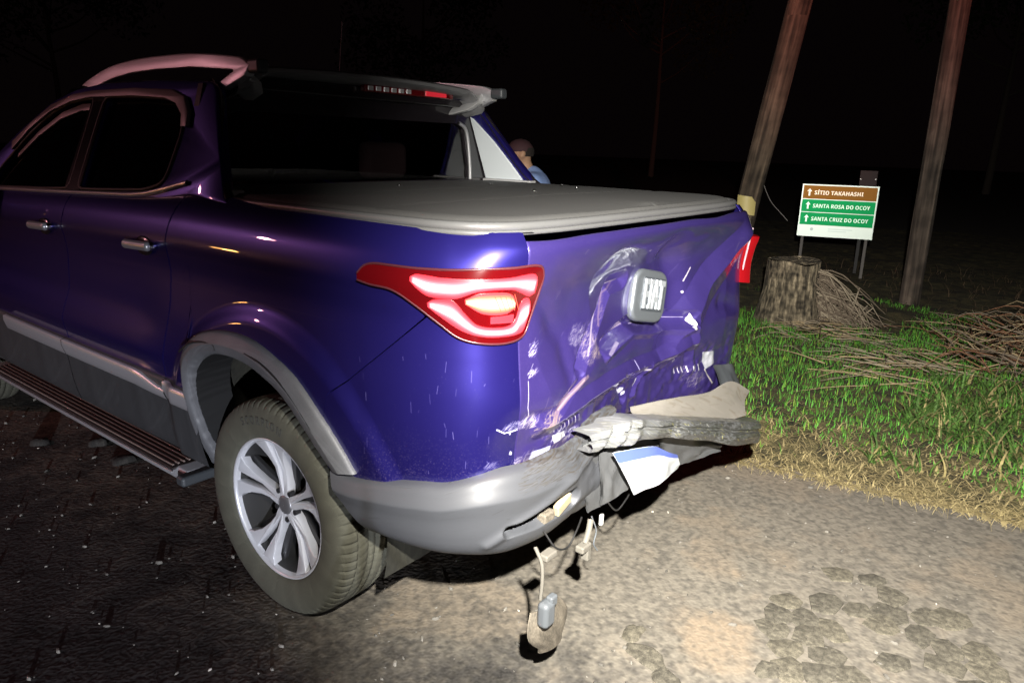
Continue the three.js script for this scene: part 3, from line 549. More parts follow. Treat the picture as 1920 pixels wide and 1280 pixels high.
// loose bits hanging under the bumper
{
  const grey = std({ color: L(.14, .13, .11), roughness: .7 }), dk = std({ color: L(.10, .11, .12), roughness: .5 });
  part('hanging_cable', tube([[-.705, .50, -.085], [-.702, .46, -.065], [-.703, .41, -.06], [-.705, .355, -.062]], .0055, 20, 6), grey, truck);
  const sensor = part('dangling_reflector', (() => { // curved shell, like half a bowl, hanging from its bracket
    const f = (u, v, o) => { const a = lerp(-.9, .9, u), h = v, w = .098 * (0.75 + .5 * Math.sin(Math.min(1, h * 1.15) * Math.PI)); return [-.672 + Math.sin(a) * w * .95 + .060 * h, .318 - .165 * h, -.055 + (Math.cos(a) - 1) * .05 - .03 * h * h - o + .02 * h]; };
    const P = []; for (let j = 0; j <= 14; j++) P.push([j / 14, 0]); for (let j = 14; j >= 0; j--) P.push([j / 14, .005]); P.push([0, 0]);
    return toCreasedNormals(grid(20, P.length - 1, (u, v, i, j) => f(u, P[j][0], P[j][1])), .8);
  })(), tanPlastic, truck);
  part('sensor_housing', [box(.048, .075, .036, -.70, .318, -.045, .014), box(.030, .030, .022, -.684, .352, -.04, .006)], dk, truck);
  part('loose_wire', tube([[-.62, .50, -.12], [-.60, .45, -.09], [-.55, .43, -.085], [-.50, .455, -.09], [-.44, .47, -.11]], .003, 24, 5), black, truck);
  part('loose_wire', tube([[-.30, .47, -.11], [-.25, .42, -.10], [-.20, .43, -.10], [-.10, .45, -.12]], .003, 24, 5), black, truck);
  part('loose_wire', tube([[-.40, .46, -.10], [-.385, .41, -.09], [-.395, .37, -.09], [-.38, .345, -.085]], .0025, 20, 5), dk, truck);
  part('hanging_bracket', [tube([[-.405, .45, -.10], [-.43, .425, -.09], [-.455, .40, -.085]], .010, 8, 6), box(.05, .022, .03, -.462, .392, -.085, .006), box(.022, .055, .025, -.445, .372, -.085, .005)], grey, truck);
  part('torn_clip', [box(.014, .035, .01, -.385, .452, -.075, .003)], std({ color: L(.5, .5, .48), roughness: .5 }), truck);
  part('torn_clip', [box(.05, .018, .03, -.66, .462, -.075, .005)], grey, truck);
}
// badge on the tailgate
{
  const b = new THREE.Group();
  const badge = part('badge', (() => {
    const w = .086, h = .150, r = .040, s = new THREE.Shape();
    s.moveTo(-w + r, -h / 1.0 * .5); s.lineTo(w - r, -h * .5); s.quadraticCurveTo(w, -h * .5, w, -h * .5 + r); s.lineTo(w, h * .5 - r); s.quadraticCurveTo(w, h * .5, w - r, h * .5); s.lineTo(-w + r, h * .5); s.quadraticCurveTo(-w, h * .5, -w, h * .5 - r); s.lineTo(-w, -h * .5 + r); s.quadraticCurveTo(-w, -h * .5, -w + r, -h * .5);
    return ext(s, .008, .012, 4, 10);
  })(), std({ color: L(.11, .122, .135), metalness: .5, roughness: .42 }), truck);
  badge.position.set(.052, 1.046, -.210); badge.rotation.set(-.05, -.10, -.20);
  const font = await new FontLoader().loadAsync('fonts/droid/droid_sans_bold.typeface.json');
  const t = new TextGeometry('FIAT', { font, size: .066, depth: .006, curveSegments: 4, bevelEnabled: true, bevelThickness: .0015, bevelSize: .001, bevelSegments: 1 });
  t.computeBoundingBox(); const bb = t.boundingBox; t.translate(-(bb.max.x + bb.min.x) / 2, -(bb.max.y + bb.min.y) / 2, 0); t.scale(.62, 1.45, 1); t.translate(.012, .008, .0195);
  part('badge_lettering', t, std({ color: L(.42, .45, .48), metalness: .6, roughness: .3 }), badge);
  part('badge_recess', box(.128, .112, .003, .012, .006, .0195, .001), std({ color: L(.06, .068, .078), metalness: .5, roughness: .5 }), badge);
  globalThis.__font = font;
}
const font = globalThis.__font;
// tail lamps
{
  const TOP = [[-1.17, 1.192], [-1.150, 1.212], [-1.125, 1.220], [-1.053, 1.222], [-.99, 1.222], [-.892, 1.225], [-.829, 1.229], [-.75, 1.231], [-.68, 1.233], [-.662, 1.226], [-.650, 1.20]];
  const BOT = [[-1.17, 1.180], [-1.13, 1.174], [-1.053, 1.168], [-.99, 1.136], [-.932, 1.098], [-.878, 1.064], [-.826, 1.052], [-.76, 1.047], [-.71, 1.052], [-.688, 1.064], [-.670, 1.10], [-.650, 1.19]];
  const lampBand = (top, bot, s0, s1, nu, nv, out, round) => panel(s0, s1, s => lin(bot, s), s => lin(top, s), nu, nv, out, .02, null);
  const lampG = new THREE.Mesh(panel(-1.17, -.650, s => tab(BOT, s), s => tab(TOP, s), 120, 30, .012, .03), redLens); lampG.name = 'tail_lamp'; lampG.castShadow = lampG.receiveShadow = true; truck.add(lampG);
  // pale surround under the lamp
  const rim = P => tube(P, .0035, 120, 6);
  part('lamp_surround', rim([...BOT.map(([s, y]) => bodyPt(s, y - .003, .010)), ...TOP.slice().reverse().map(([s, y]) => bodyPt(s, y + .003, .010))]), std({ color: L(.05, .012, .016), roughness: .35 }), lampG);
  const glow = (c, k) => std({ color: L(.4, .02, .03), roughness: .3, emissive: L(...c), emissiveIntensity: k });
  const gPink = glow([1, .16, .19], 1.5), gWhite = glow([1, .62, .60], 2.6), gAmber = glow([1, .78, .38], 1.7), gRed = glow([1, .02, .03], .95);
  const blob = (T, B, s0, s1, out) => panel(s0, s1, s => tab(B, s), s => tab(T, s), 60, 12, out, .008);
  const layer = (T, B, s0, s1, k, out, m) => { const sh = k * .22, a = lerp(s0, s1, sh * .25), b = lerp(s1, s0, sh * .25), mid = x => (tab(T, x) + tab(B, x)) / 2; return part('light_guide', panel(a, b, x => lerp(tab(B, x), mid(x), k), x => lerp(tab(T, x), mid(x), k), 60, 10, out, .006), m, lampG); };
  const stack = [[0, glow([1, .022, .035], .85)], [.16, glow([1, .075, .095], 1.05)], [.32, glow([1, .17, .20], 1.25)], [.48, glow([1, .34, .36], 1.7)], [.64, glow([1, .60, .58], 2.4)]];
  const uT = [[-1.0, 1.205], [-.985, 1.212], [-.92, 1.209], [-.85, 1.209], [-.76, 1.211], [-.69, 1.216], [-.676, 1.205], [-.672, 1.19]], uB = [[-1.0, 1.195], [-.975, 1.175], [-.95, 1.162], [-.91, 1.160], [-.88, 1.162], [-.83, 1.180], [-.75, 1.181], [-.715, 1.168], [-.69, 1.158], [-.672, 1.165]];
  const dT = [[-.955, 1.145], [-.94, 1.154], [-.90, 1.158], [-.885, 1.150], [-.862, 1.122], [-.835, 1.096], [-.79, 1.087], [-.74, 1.090], [-.722, 1.110], [-.715, 1.140], [-.70, 1.155], [-.685, 1.148], [-.677, 1.13]], dB = [[-.955, 1.135], [-.92, 1.110], [-.87, 1.080], [-.82, 1.066], [-.76, 1.062], [-.715, 1.064], [-.695, 1.075], [-.677, 1.12]];
  stack.forEach(([k, m], i) => { layer(uT, uB, -1.0, -.672, k, .0150 + i * .0008, m); layer(dT, dB, -.955, -.677, k, .0150 + i * .0008, m); });
  // bulb and its ribbed reflector between the guides
  const rT = [[-.862, 1.160], [-.83, 1.174], [-.77, 1.175], [-.745, 1.166], [-.732, 1.145]], rB = [[-.862, 1.148], [-.82, 1.124], [-.76, 1.120], [-.732, 1.132]];
  [[0, glow([1, .10, .05], .9)], [.22, glow([1, .38, .12], 1.1)], [.42, glow([1, .70, .30], 1.5)], [.6, glow([1, .86, .55], 2.0)]].forEach(([k, m], i) => { const o = layer(rT, rB, -.862, -.732, k, .0155 + i * .0008, m); o.name = 'bulb_reflector'; });
  for (let k = 0; k < 5; k++) part('reflector_rib', tube([bodyPt(-.795 + k * .013, 1.170, .0192), bodyPt(-.775 + k * .013, 1.128, .0192)], .0009, 6, 4), glow([1, .45, .12], .8), lampG);
  part('bulb_reflector', blob([[-.80, 1.114], [-.735, 1.116]], [[-.80, 1.098], [-.735, 1.096]], -.80, -.735, .0160), gRed, lampG);
  // right lamp, its side seen past the tailgate edge
  const R = part('tail_lamp', flipP(panel(.792, sAtZ(-.52, 1), s => lerp(1.005, 1.15, sm(.95, 1.25, s)), 1.192, 60, 24, .040, .045)), phy({ color: L(0.055, 0.0012, 0.002), roughness: 0.12, clearcoat: 1, clearcoatRoughness: 0.02, emissive: L(0.50, 0.008, 0.012) }), truck);
  part('light_guide', flipP(panel(.845, sAtZ(-.33, 1), 1.115, 1.178, 24, 10, .044, .006)), gRed, R);
  part('light_guide', flipP(panel(.845, sAtZ(-.30, 1), 1.02, 1.09, 24, 10, .044, .006)), gRed, R);
  part('light_guide', flipP(panel(.850, sAtZ(-.25, 1), 1.035, 1.165, 10, 14, .0445, .004)), glow([1, .05, .05], 1.0), R);
  part('lamp_surround', tube([bodyPt(.795, 1.225, .012), bodyPt(.790, 1.15, .012), bodyPt(.795, 1.06, .012), bodyPt(.805, 1.03, .012)], .004, 20, 6), std({ color: L(.30, .22, .25), roughness: .3 }), R);
  for (const [s, y, k] of [[-.80, 1.14, .10], [.93, 1.11, .05]]) { const q = bodyPt(s, y, .07), l = new THREE.PointLight(0xff2030, k, 0, 2); l.position.set(...q); l.castShadow = true; l.shadow.radius = 3; truck.add(l); }
}
// soft bed cover
{
  const P = [[0, -.165], [-.30, -.166], [-.58, -.178], [-.70, -.205], [-.765, -.255], [-.80, -.34], [-.812, -.5], [-.815, -1.0], [-.80, -1.46]];
  const pts = [...P, ...P.slice(1).reverse().map(([x, z]) => [-x, z]), P[0]];
  const c = new THREE.CatmullRomCurve3(P.map(p => new THREE.Vector3(p[0], 0, p[1])), false, 'centripetal'), half = [];
  for (let i = 0; i <= 70; i++) { const q = c.getPoint(i / 70); half.push([q.x, q.z]); }
  const outline = z => { // half width at a given z
    for (let i = 0; i < half.length - 1; i++) if (half[i + 1][1] <= z) return Math.abs(lerp(half[i][0], half[i + 1][0], clamp((z - half[i][1]) / (half[i + 1][1] - half[i][1]), 0, 1))); return .80;
  };
  const top = 1.345;
  const g = grid(120, 130, (u, v) => {
    const t = u * 2 - 1, i = v * 70, k = Math.min(69, Math.floor(i)), f = i - k;
    const hx = lerp(half[k][0], half[k + 1][0], f), hz = lerp(half[k][1], half[k + 1][1], f);
    // fan from the rear centre line outward so the rim follows the rounded corners
    const z0 = lerp(-.165, -1.46, v), a = Math.abs(t), x = Math.sign(t) * Math.abs(hx) * a, z = lerp(z0, hz, a * a);
    const rim = Math.max(sm(.965, 1, a), 0), dome = .010 * (1 - a * a) + .003 * fbm(x * 3, z * 2.2, 3, 311) - .004 * Math.exp(-(((z + .58) / .012) ** 2)) - .004 * Math.exp(-(((z + 1.0) / .012) ** 2));
    const rear = sm(-.20, -.165, z) * (1 - a);
    return [x, top + dome - .022 * rim * rim - .016 * rear, z];
  }, (u, v, q) => [q[0] * 2, q[2] * 2]);
  const cov = part('bed_cover', flip(g), vinyl, truck);
  const rimPts = k => { const o = []; for (let i = 70; i >= 0; i -= 2) o.push([half[i][0] * (1 + k), 0, half[i][1]]); for (let i = 2; i <= 70; i += 2) o.push([-half[i][0] * (1 + k), 0, half[i][1]]); return o; };
  part('cover_edge_rail', [tube(rimPts(.008).map(p => [p[0], 1.325, p[2] + .006]), .012, 160, 8), tube(rimPts(.014).map(p => [p[0], 1.310, p[2] + .010]), .007, 160, 8)], std({ color: L(.085, .085, .085), roughness: .42 }), cov);
  for (const [x, z] of [[.10, -.72], [.48, -.78], [.33, -1.12], [-.12, -1.2], [.62, -.95]]) part('snap_stud', new THREE.SphereGeometry(.008, 10, 6).scale(1, .5, 1).translate(x, top + .012, z), chrome, cov);
  part('bed_rail', grid(90, 3, (u, v) => { const s = lerp(S(-1.46), -.66, u), q = bodyPt(s, 1.312, -.004 - .07 * v); return [q[0], 1.311 + .002 * v, q[2]]; }), black, truck);
}
// cab sides with openings
const cabX = y => .858 - (y - 1.29) * .42;
{
  const outer = [[-3.46, 1.235], [-1.65, 1.305], [-1.42, 1.338], [-1.20, 1.318], [-1.23, 1.335], [-1.32, 1.45], [-1.41, 1.585], [-1.46, 1.665], [-1.50, 1.692], [-1.9, 1.708], [-2.3, 1.708], [-2.55, 1.688], [-2.75, 1.64], [-3.0, 1.52], [-3.25, 1.37]];
  const w1 = [[-3.17, 1.268], [-3.05, 1.375], [-2.88, 1.50], [-2.72, 1.59], [-2.56, 1.638], [-2.40, 1.652], [-2.33, 1.654], [-2.315, 1.303]];
  const w2 = [[-2.24, 1.306], [-2.245, 1.656], [-2.0, 1.656], [-1.75, 1.645], [-1.66, 1.627], [-1.60, 1.575], [-1.585, 1.52], [-1.60, 1.36], [-1.72, 1.330]];
  const round = P => { const c = new THREE.CatmullRomCurve3(P.map(p => new THREE.Vector3(p[0], p[1], 0)), true, 'centripetal', .5), o = []; const n = P.length; for (let i = 0; i < n; i++) { const a = P[(i + n - 1) % n], b = P[i], d = P[(i + 1) % n]; const la = Math.hypot(a[0] - b[0], a[1] - b[1]), ld = Math.hypot(d[0] - b[0], d[1] - b[1]), r = Math.min(.04, la * .4, ld * .4); for (let k = 0; k <= 4; k++) { const t = k / 4, p1 = [b[0] + (a[0] - b[0]) * r / la, b[1] + (a[1] - b[1]) * r / la], p2 = [b[0] + (d[0] - b[0]) * r / ld, b[1] + (d[1] - b[1]) * r / ld]; o.push([(1 - t) ** 2 * p1[0] + 2 * t * (1 - t) * b[0] + t * t * p2[0], (1 - t) ** 2 * p1[1] + 2 * t * (1 - t) * b[1] + t * t * p2[1]]); } } return o; };
  const bend = (g, side, out) => { const P = g.attributes.position; for (let i = 0; i < P.count; i++) { const z = P.getX(i), y = P.getY(i), d = P.getZ(i); P.setXYZ(i, side * (cabX(y) + d + out), y, z); } g.computeVertexNormals(); return toCreasedNormals(g, .6); };
  for (const side of [-1, 1]) {
    const sh = shapeOf(round(outer)); for (const w of [w1, w2]) sh.holes.push(new THREE.Path(round(w).map(p => new THREE.Vector2(...p))));
    part('cab_side', bend(ext(sh, .03, .004, 2), side, -.034), paint, truck);
    for (const w of [w1, w2]) {
      part('side_window', bend(ext(shapeOf(round(w)), .004, 0), side, -.022), tint, truck);
      part('window_seal', tube(round(w).map(([z, y]) => [side * (cabX(y) + .001), y, z]), .007, 120, 6, true), black, truck);
    }
    // drip moulding above the doors and sun visor strip
    part('rain_deflector', bend(ext(shapeOf([[-3.0, 1.47], [-2.86, 1.555], [-2.70, 1.628], [-2.52, 1.668], [-2.35, 1.680], [-2.0, 1.682], [-1.72, 1.670], [-1.62, 1.645], [-1.565, 1.595], [-1.55, 1.55], [-1.58, 1.55], [-1.60, 1.59], [-1.66, 1.628], [-1.75, 1.648], [-2.0, 1.660], [-2.35, 1.660], [-2.52, 1.645], [-2.70, 1.605], [-2.86, 1.53], [-2.98, 1.44]]), .010, .003, 2), side, .006), satinDark(), truck);
    part('visor_strip', bend(ext(shapeOf([[-2.95, 1.42], [-2.80, 1.52], [-2.62, 1.598], [-2.45, 1.630], [-2.27, 1.634], [-2.27, 1.612], [-2.45, 1.606], [-2.62, 1.574], [-2.80, 1.497], [-2.945, 1.405]]), .006, .002, 2), side, -.012), satinDark(), truck);
    // bright belt strip
    part('belt_strip', tube([[-3.45, 1.240], [-3.05, 1.262], [-2.45, 1.284], [-1.98, 1.302], [-1.78, 1.311], [-1.68, 1.322], [-1.45, 1.368]].map(([z, y]) => [side * (cabX(y) + .006), y, z]), .0085, 70, 8), brightTrim, truck);
    part('pillar_cover', bend(ext(shapeOf([[-2.345, 1.298], [-2.215, 1.302], [-2.225, 1.660], [-2.345, 1.660]]), .004, .001, 1), side, .002), blackGloss, truck);
    part('buttress_edge', tube([[-1.53, 1.690], [-1.47, 1.655], [-1.395, 1.54], [-1.295, 1.39], [-1.215, 1.322]].map(([z, y]) => [side * (cabX(y) - .02), y, z]), .018, 40, 8), blackGloss, truck);
    // inner face of the sail panel, coloured pale in place of lamp light
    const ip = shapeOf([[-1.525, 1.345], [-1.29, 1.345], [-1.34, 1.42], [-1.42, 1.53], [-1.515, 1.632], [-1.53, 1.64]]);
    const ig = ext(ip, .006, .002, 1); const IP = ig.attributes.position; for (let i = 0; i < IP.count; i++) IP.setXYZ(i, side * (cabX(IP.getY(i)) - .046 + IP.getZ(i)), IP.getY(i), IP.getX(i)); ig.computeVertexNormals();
    part('sail_inner_panel', ig, paleLitSail, truck);
    part('sail_foot_trim', box(.05, .02, .30, side * .785, 1.345, -1.38, .006), std({ color: L(.30, .30, .30), roughness: .4 }), truck);
  }
  // roof
  const roofHW = cabX(1.708);
  part('roof', grid(60, 60, (u, v) => { const z = lerp(-2.68, -1.46, v), hw = roofHW - .012 * sm(.7, 1, Math.abs(v * 2 - 1)), x = lerp(-hw, hw, u), e = 1 - Math.pow(Math.abs(x / hw), 2.6); return [x, 1.700 + .050 * e - .03 * sm(.25, 0, v) * 1 - .012 * sm(.85, 1, v), z]; }), paint, truck);
  // rear wall of the cab with its window
  const wall = shapeOf([[-.80, .9], [.80, .9], [.80, 1.34], [.70, 1.69], [.35, 1.725], [-.35, 1.725], [-.70, 1.69], [-.80, 1.34]]);
  wall.holes.push(new THREE.Path([[-.66, 1.352], [.66, 1.352], [.655, 1.42], [.62, 1.585], [.58, 1.608], [-.58, 1.608], [-.62, 1.585], [-.655, 1.42]].map(p => new THREE.Vector2(...p))));
  const rw = ext(wall, .03, 0); rw.translate(0, 0, -1.565); part('cab_rear_wall', rw, blackGloss, truck);
  part('rear_window', box(1.34, .27, .004, 0, 1.48, -1.55, .001), phy({ color: L(.55, .52, .53), roughness: .02, transmission: 1, thickness: 0, ior: 1.5 }), truck);
  part('rear_window_trim', tube([[.668, 1.352, -1.53], [.664, 1.42, -1.53], [.63, 1.585, -1.53], [.585, 1.612, -1.53]], .008, 24, 6), std({ color: L(.45, .45, .46), metalness: .6, roughness: .35 }), truck);
}
function satinDark() { return satinDark.m ??= std({ color: L(.20, .17, .175), metalness: .3, roughness: .45 }); }
{ // cab interior
  const inn = part('cab_interior', [box(1.45, .05, 1.9, 0, .62, -2.5, .01), box(1.5, .3, .25, 0, 1.1, -3.32, .05)], black, truck);
  for (const x of [-.38, .38]) for (const z of [-1.85, -2.72]) {
    part('seat_back', box(.46, .62, .13, x, 1.02, z, .05, 4).rotateX(0), seatCloth, truck);
    part('headrest', box(.27, .17, .09, x, 1.43, z + .01, .04, 4), seatCloth, truck);
    part('seat_cushion', box(.48, .14, .46, x, .74, z - .26, .05, 3), seatCloth, truck);
  }
}
// roof rails
for (const side of [-1, 1]) {
  const o = new THREE.Shape(); const up = [[-2.56, 1.712], [-2.46, 1.744], [-2.33, 1.773], [-2.15, 1.791], [-1.95, 1.797], [-1.7, 1.795], [-1.45, 1.775], [-1.385, 1.764], [-1.345, 1.745]];
  const lo = [[-1.365, 1.715], [-1.485, 1.676], [-1.510, 1.690], [-1.42, 1.728], [-1.43, 1.738], [-1.7, 1.757], [-1.95, 1.758], [-2.15, 1.752], [-2.30, 1.736], [-2.40, 1.716], [-2.45, 1.700]];
  const P = []; const cu = new THREE.SplineCurve(up.map(p => new THREE.Vector2(...p))); for (let i = 0; i <= 40; i++) { const q = cu.getPoint(i / 40); P.push([q.x, q.y]); }
  const g = ext(shapeOf([...P, ...lo]), .028, .005, 3); const A = g.attributes.position;
  for (let i = 0; i < A.count; i++) { const z = A.getX(i), y = A.getY(i), d = A.getZ(i); A.setXYZ(i, side * (.625 - (y - 1.70) * .2 + d), y, z); }
  g.computeVertexNormals();
  const rail = part('roof_rail', toCreasedNormals(g, .5), satin, truck);
  part('rail_end_cap', box(.045, .045, .07, side * .625, 1.742, -1.325, .012), cladDark, rail);
}
// roof spoiler with high brake lamp
{
  const sec = [[-1.54, .008], [-1.47, .010], [-1.40, .006], [-1.378, -.002], [-1.376, -.014], [-1.392, -.024], [-1.47, -.030], [-1.54, -.034]];
  const sp = part('roof_spoiler', toCreasedNormals(grid(90, sec.length - 1, (u, v, i, j) => { const x = lerp(-.64, .64, u), a = Math.abs(x) / .64, dz = .045 * Math.pow(a, 3), dy = -.018 * a * a - .045 * sm(.80, 1, a); const [z, y] = sec[j]; return [x, 1.763 + y * (1 + .8 * sm(.8, 1, a)) + dy, z - dz * sm(-1.54, -1.40, z)]; }), .7), std({ color: L(.16, .16, .165), roughness: .38 }), truck);
  for (const side of [-1, 1]) part('spoiler_fin', (() => { const g = ext(shapeOf([[-1.42, 1.735], [-1.405, 1.70], [-1.44, 1.672], [-1.53, 1.652], [-1.55, 1.672], [-1.47, 1.692], [-1.445, 1.715], [-1.45, 1.735]]), .03, .006, 3); const A = g.attributes.position; for (let i = 0; i < A.count; i++) A.setXYZ(i, side * (.605 + A.getZ(i) - (1.735 - A.getY(i)) * 1.0), A.getY(i), A.getX(i)); g.computeVertexNormals(); return toCreasedNormals(g, .5); })(), std({ color: L(.34, .34, .34), roughness: .35 }), sp);
  part('header_panel', box(1.24, .05, .02, 0, 1.705, -1.50, .006), blackGloss, truck);
  const lamp = part('high_brake_lamp', box(.52, .030, .03, .20, 1.722, -1.468, .006), phy({ color: L(.10, .004, .006), roughness: .1, clearcoat: 1 }), sp);
  for (let k = 0; k < 6; k++) part('led_cell', box(.026, .018, .006, -.03 + k * .042, 1.722, -1.452, .002), std({ color: L(.8, .8, .82), roughness: .25, metalness: .6 }), lamp);
  part('lamp_window', box(.13, .020, .006, .345, 1.722, -1.452, .002), std({ color: L(.5, .02, .03), roughness: .2, emissive: L(.30, .012, .02) }), lamp);
}
part('antenna', taper([[0, 1.745, -1.68], [.0, 1.87, -1.665], [0, 1.985, -1.65]], .0055, .003, 10, 6), std({ color: L(.10, .09, .09), roughness: .6 }), truck);
// door handles and mirror
function handle(z, y, side) {
  const s = sAtZ(z, side), q = bodyPt(s, y, .03), g = new THREE.CapsuleGeometry(.013, .15, 6, 16).rotateX(Math.PI / 2);
  const h = part('door_handle', g.scale(1, 1.25, 1), brightTrim, truck); h.position.set(...q); h.rotation.x = -.03;
  for (const dz of [.075, -.08]) part('handle_base', new THREE.SphereGeometry(.016, 12, 8).scale(1.6, 1, 1).translate(-side * .018, 0, dz), chrome, h);
  part('handle_recess', new THREE.SphereGeometry(.04, 20, 12).scale(.25, .85, 1.5).translate(-side * .027, -.004, 0), blackGloss, h);
}
for (const side of [-1, 1]) {
  handle(-1.62, 1.155, side); handle(-2.44, 1.150, side);
  const m = part('door_mirror', new THREE.SphereGeometry(.1, 24, 16).scale(1.25, .85, .75).translate(side * 1.04, 1.27, -3.20), paint, truck);
  part('mirror_arm', box(.14, .035, .06, side * .92, 1.24, -3.20, .01), black, m);
}
// sill cladding, bright moulding, running board
for (const side of [-1, 1]) {
  const sg = (y, o, z) => { const q = bodyPt(sAtZ(z, side), y, o); return q; };
  const prof = [[.685, -.01], [.682, .008], [.665, .016], [.62, .020], [.58, .022], [.50, .034], [.44, .046], [.40, .05], [.385, .03], [.38, -.06]];
  const mk = (z0, z1) => { const g = grid(50, prof.length - 1, (u, v, i, j) => sg(prof[j][0] + .0 * u, prof[j][1], lerp(z0, z1, u)), (u, v) => [u * 2, v * .4]); if (side > 0) return flip(g); return g; };
  for (const [a, b] of [[-3.42, -2.405], [-2.399, -1.575], [-1.569, -1.36]]) part('sill_cladding', mk(a, b), sillGrey, truck);
  const mprof = [[.680, .012], [.676, .026], [.655, .030], [.630, .027], [.612, .024], [.608, .016]];
  const mm = (z0, z1, lo) => { const g = grid(60, mprof.length - 1, (u, v, i, j) => { const z = lerp(z0, z1, u), k = lo ? lerp(1, .6, sm(.75, 1, u)) : 1; return sg(.645 + (mprof[j][0] - .645) * k - (lo ? .02 * sm(.7, 1, u) : 0), mprof[j][1], z); }); if (side > 0) return flip(g); return g; };
  part('bright_moulding', mm(-3.05, -2.405), brightTrim, truck); part('bright_moulding', mm(-2.399, -1.575, true), brightTrim, truck); part('bright_moulding', mm(-1.569, -1.375), brightTrim, truck);
  // running board
  const rb = part('running_board', (() => { const sh = new THREE.Shape(); const y0 = .318; sh.moveTo(-.10, y0); sh.lineTo(.075, y0 - .004); sh.quadraticCurveTo(.092, y0, .092, y0 + .022); sh.quadraticCurveTo(.090, y0 + .040, .070, y0 + .040); sh.lineTo(-.10, y0 + .034); sh.lineTo(-.10, y0);
    const g = ext(sh, 1.93, .004, 2); const A = g.attributes.position; for (let i = 0; i < A.count; i++) { const o = A.getX(i), y = A.getY(i), d = A.getZ(i); const endC = .06 * sm(1.86, 1.935, d) + .06 * sm(.07, -.005, d); A.setXYZ(i, side * (.872 + o - (o > 0 ? endC * o * 8 : 0)), y, -3.40 + d); } g.computeVertexNormals(); return toCreasedNormals(g, .6); })(), satin, truck);
  part('tread_mat', box(.135, .008, 1.80, side * .868, .358, -2.43, .003), std({ color: L(.035, .028, .026), roughness: .6 }), rb);
  for (let k = 0; k < 6; k++) part('tread_rib', box(.007, .007, 1.76, side * (.815 + k * .021), .364, -2.43, .002), std({ color: L(.20, .15, .13), roughness: .4 }), rb);
  part('edge_trim', box(.010, .006, 1.84, side * .944, .357, -2.43, .002), brightTrim, rb);
  part('end_cap', box(.165, .038, .05, side * .872, .340, -1.452, .012), cladDark, rb);
  for (const z of [-1.8, -3.0]) part('mounting_bracket', box(.3, .03, .06, side * .74, .345, z, .005), black, rb);
}
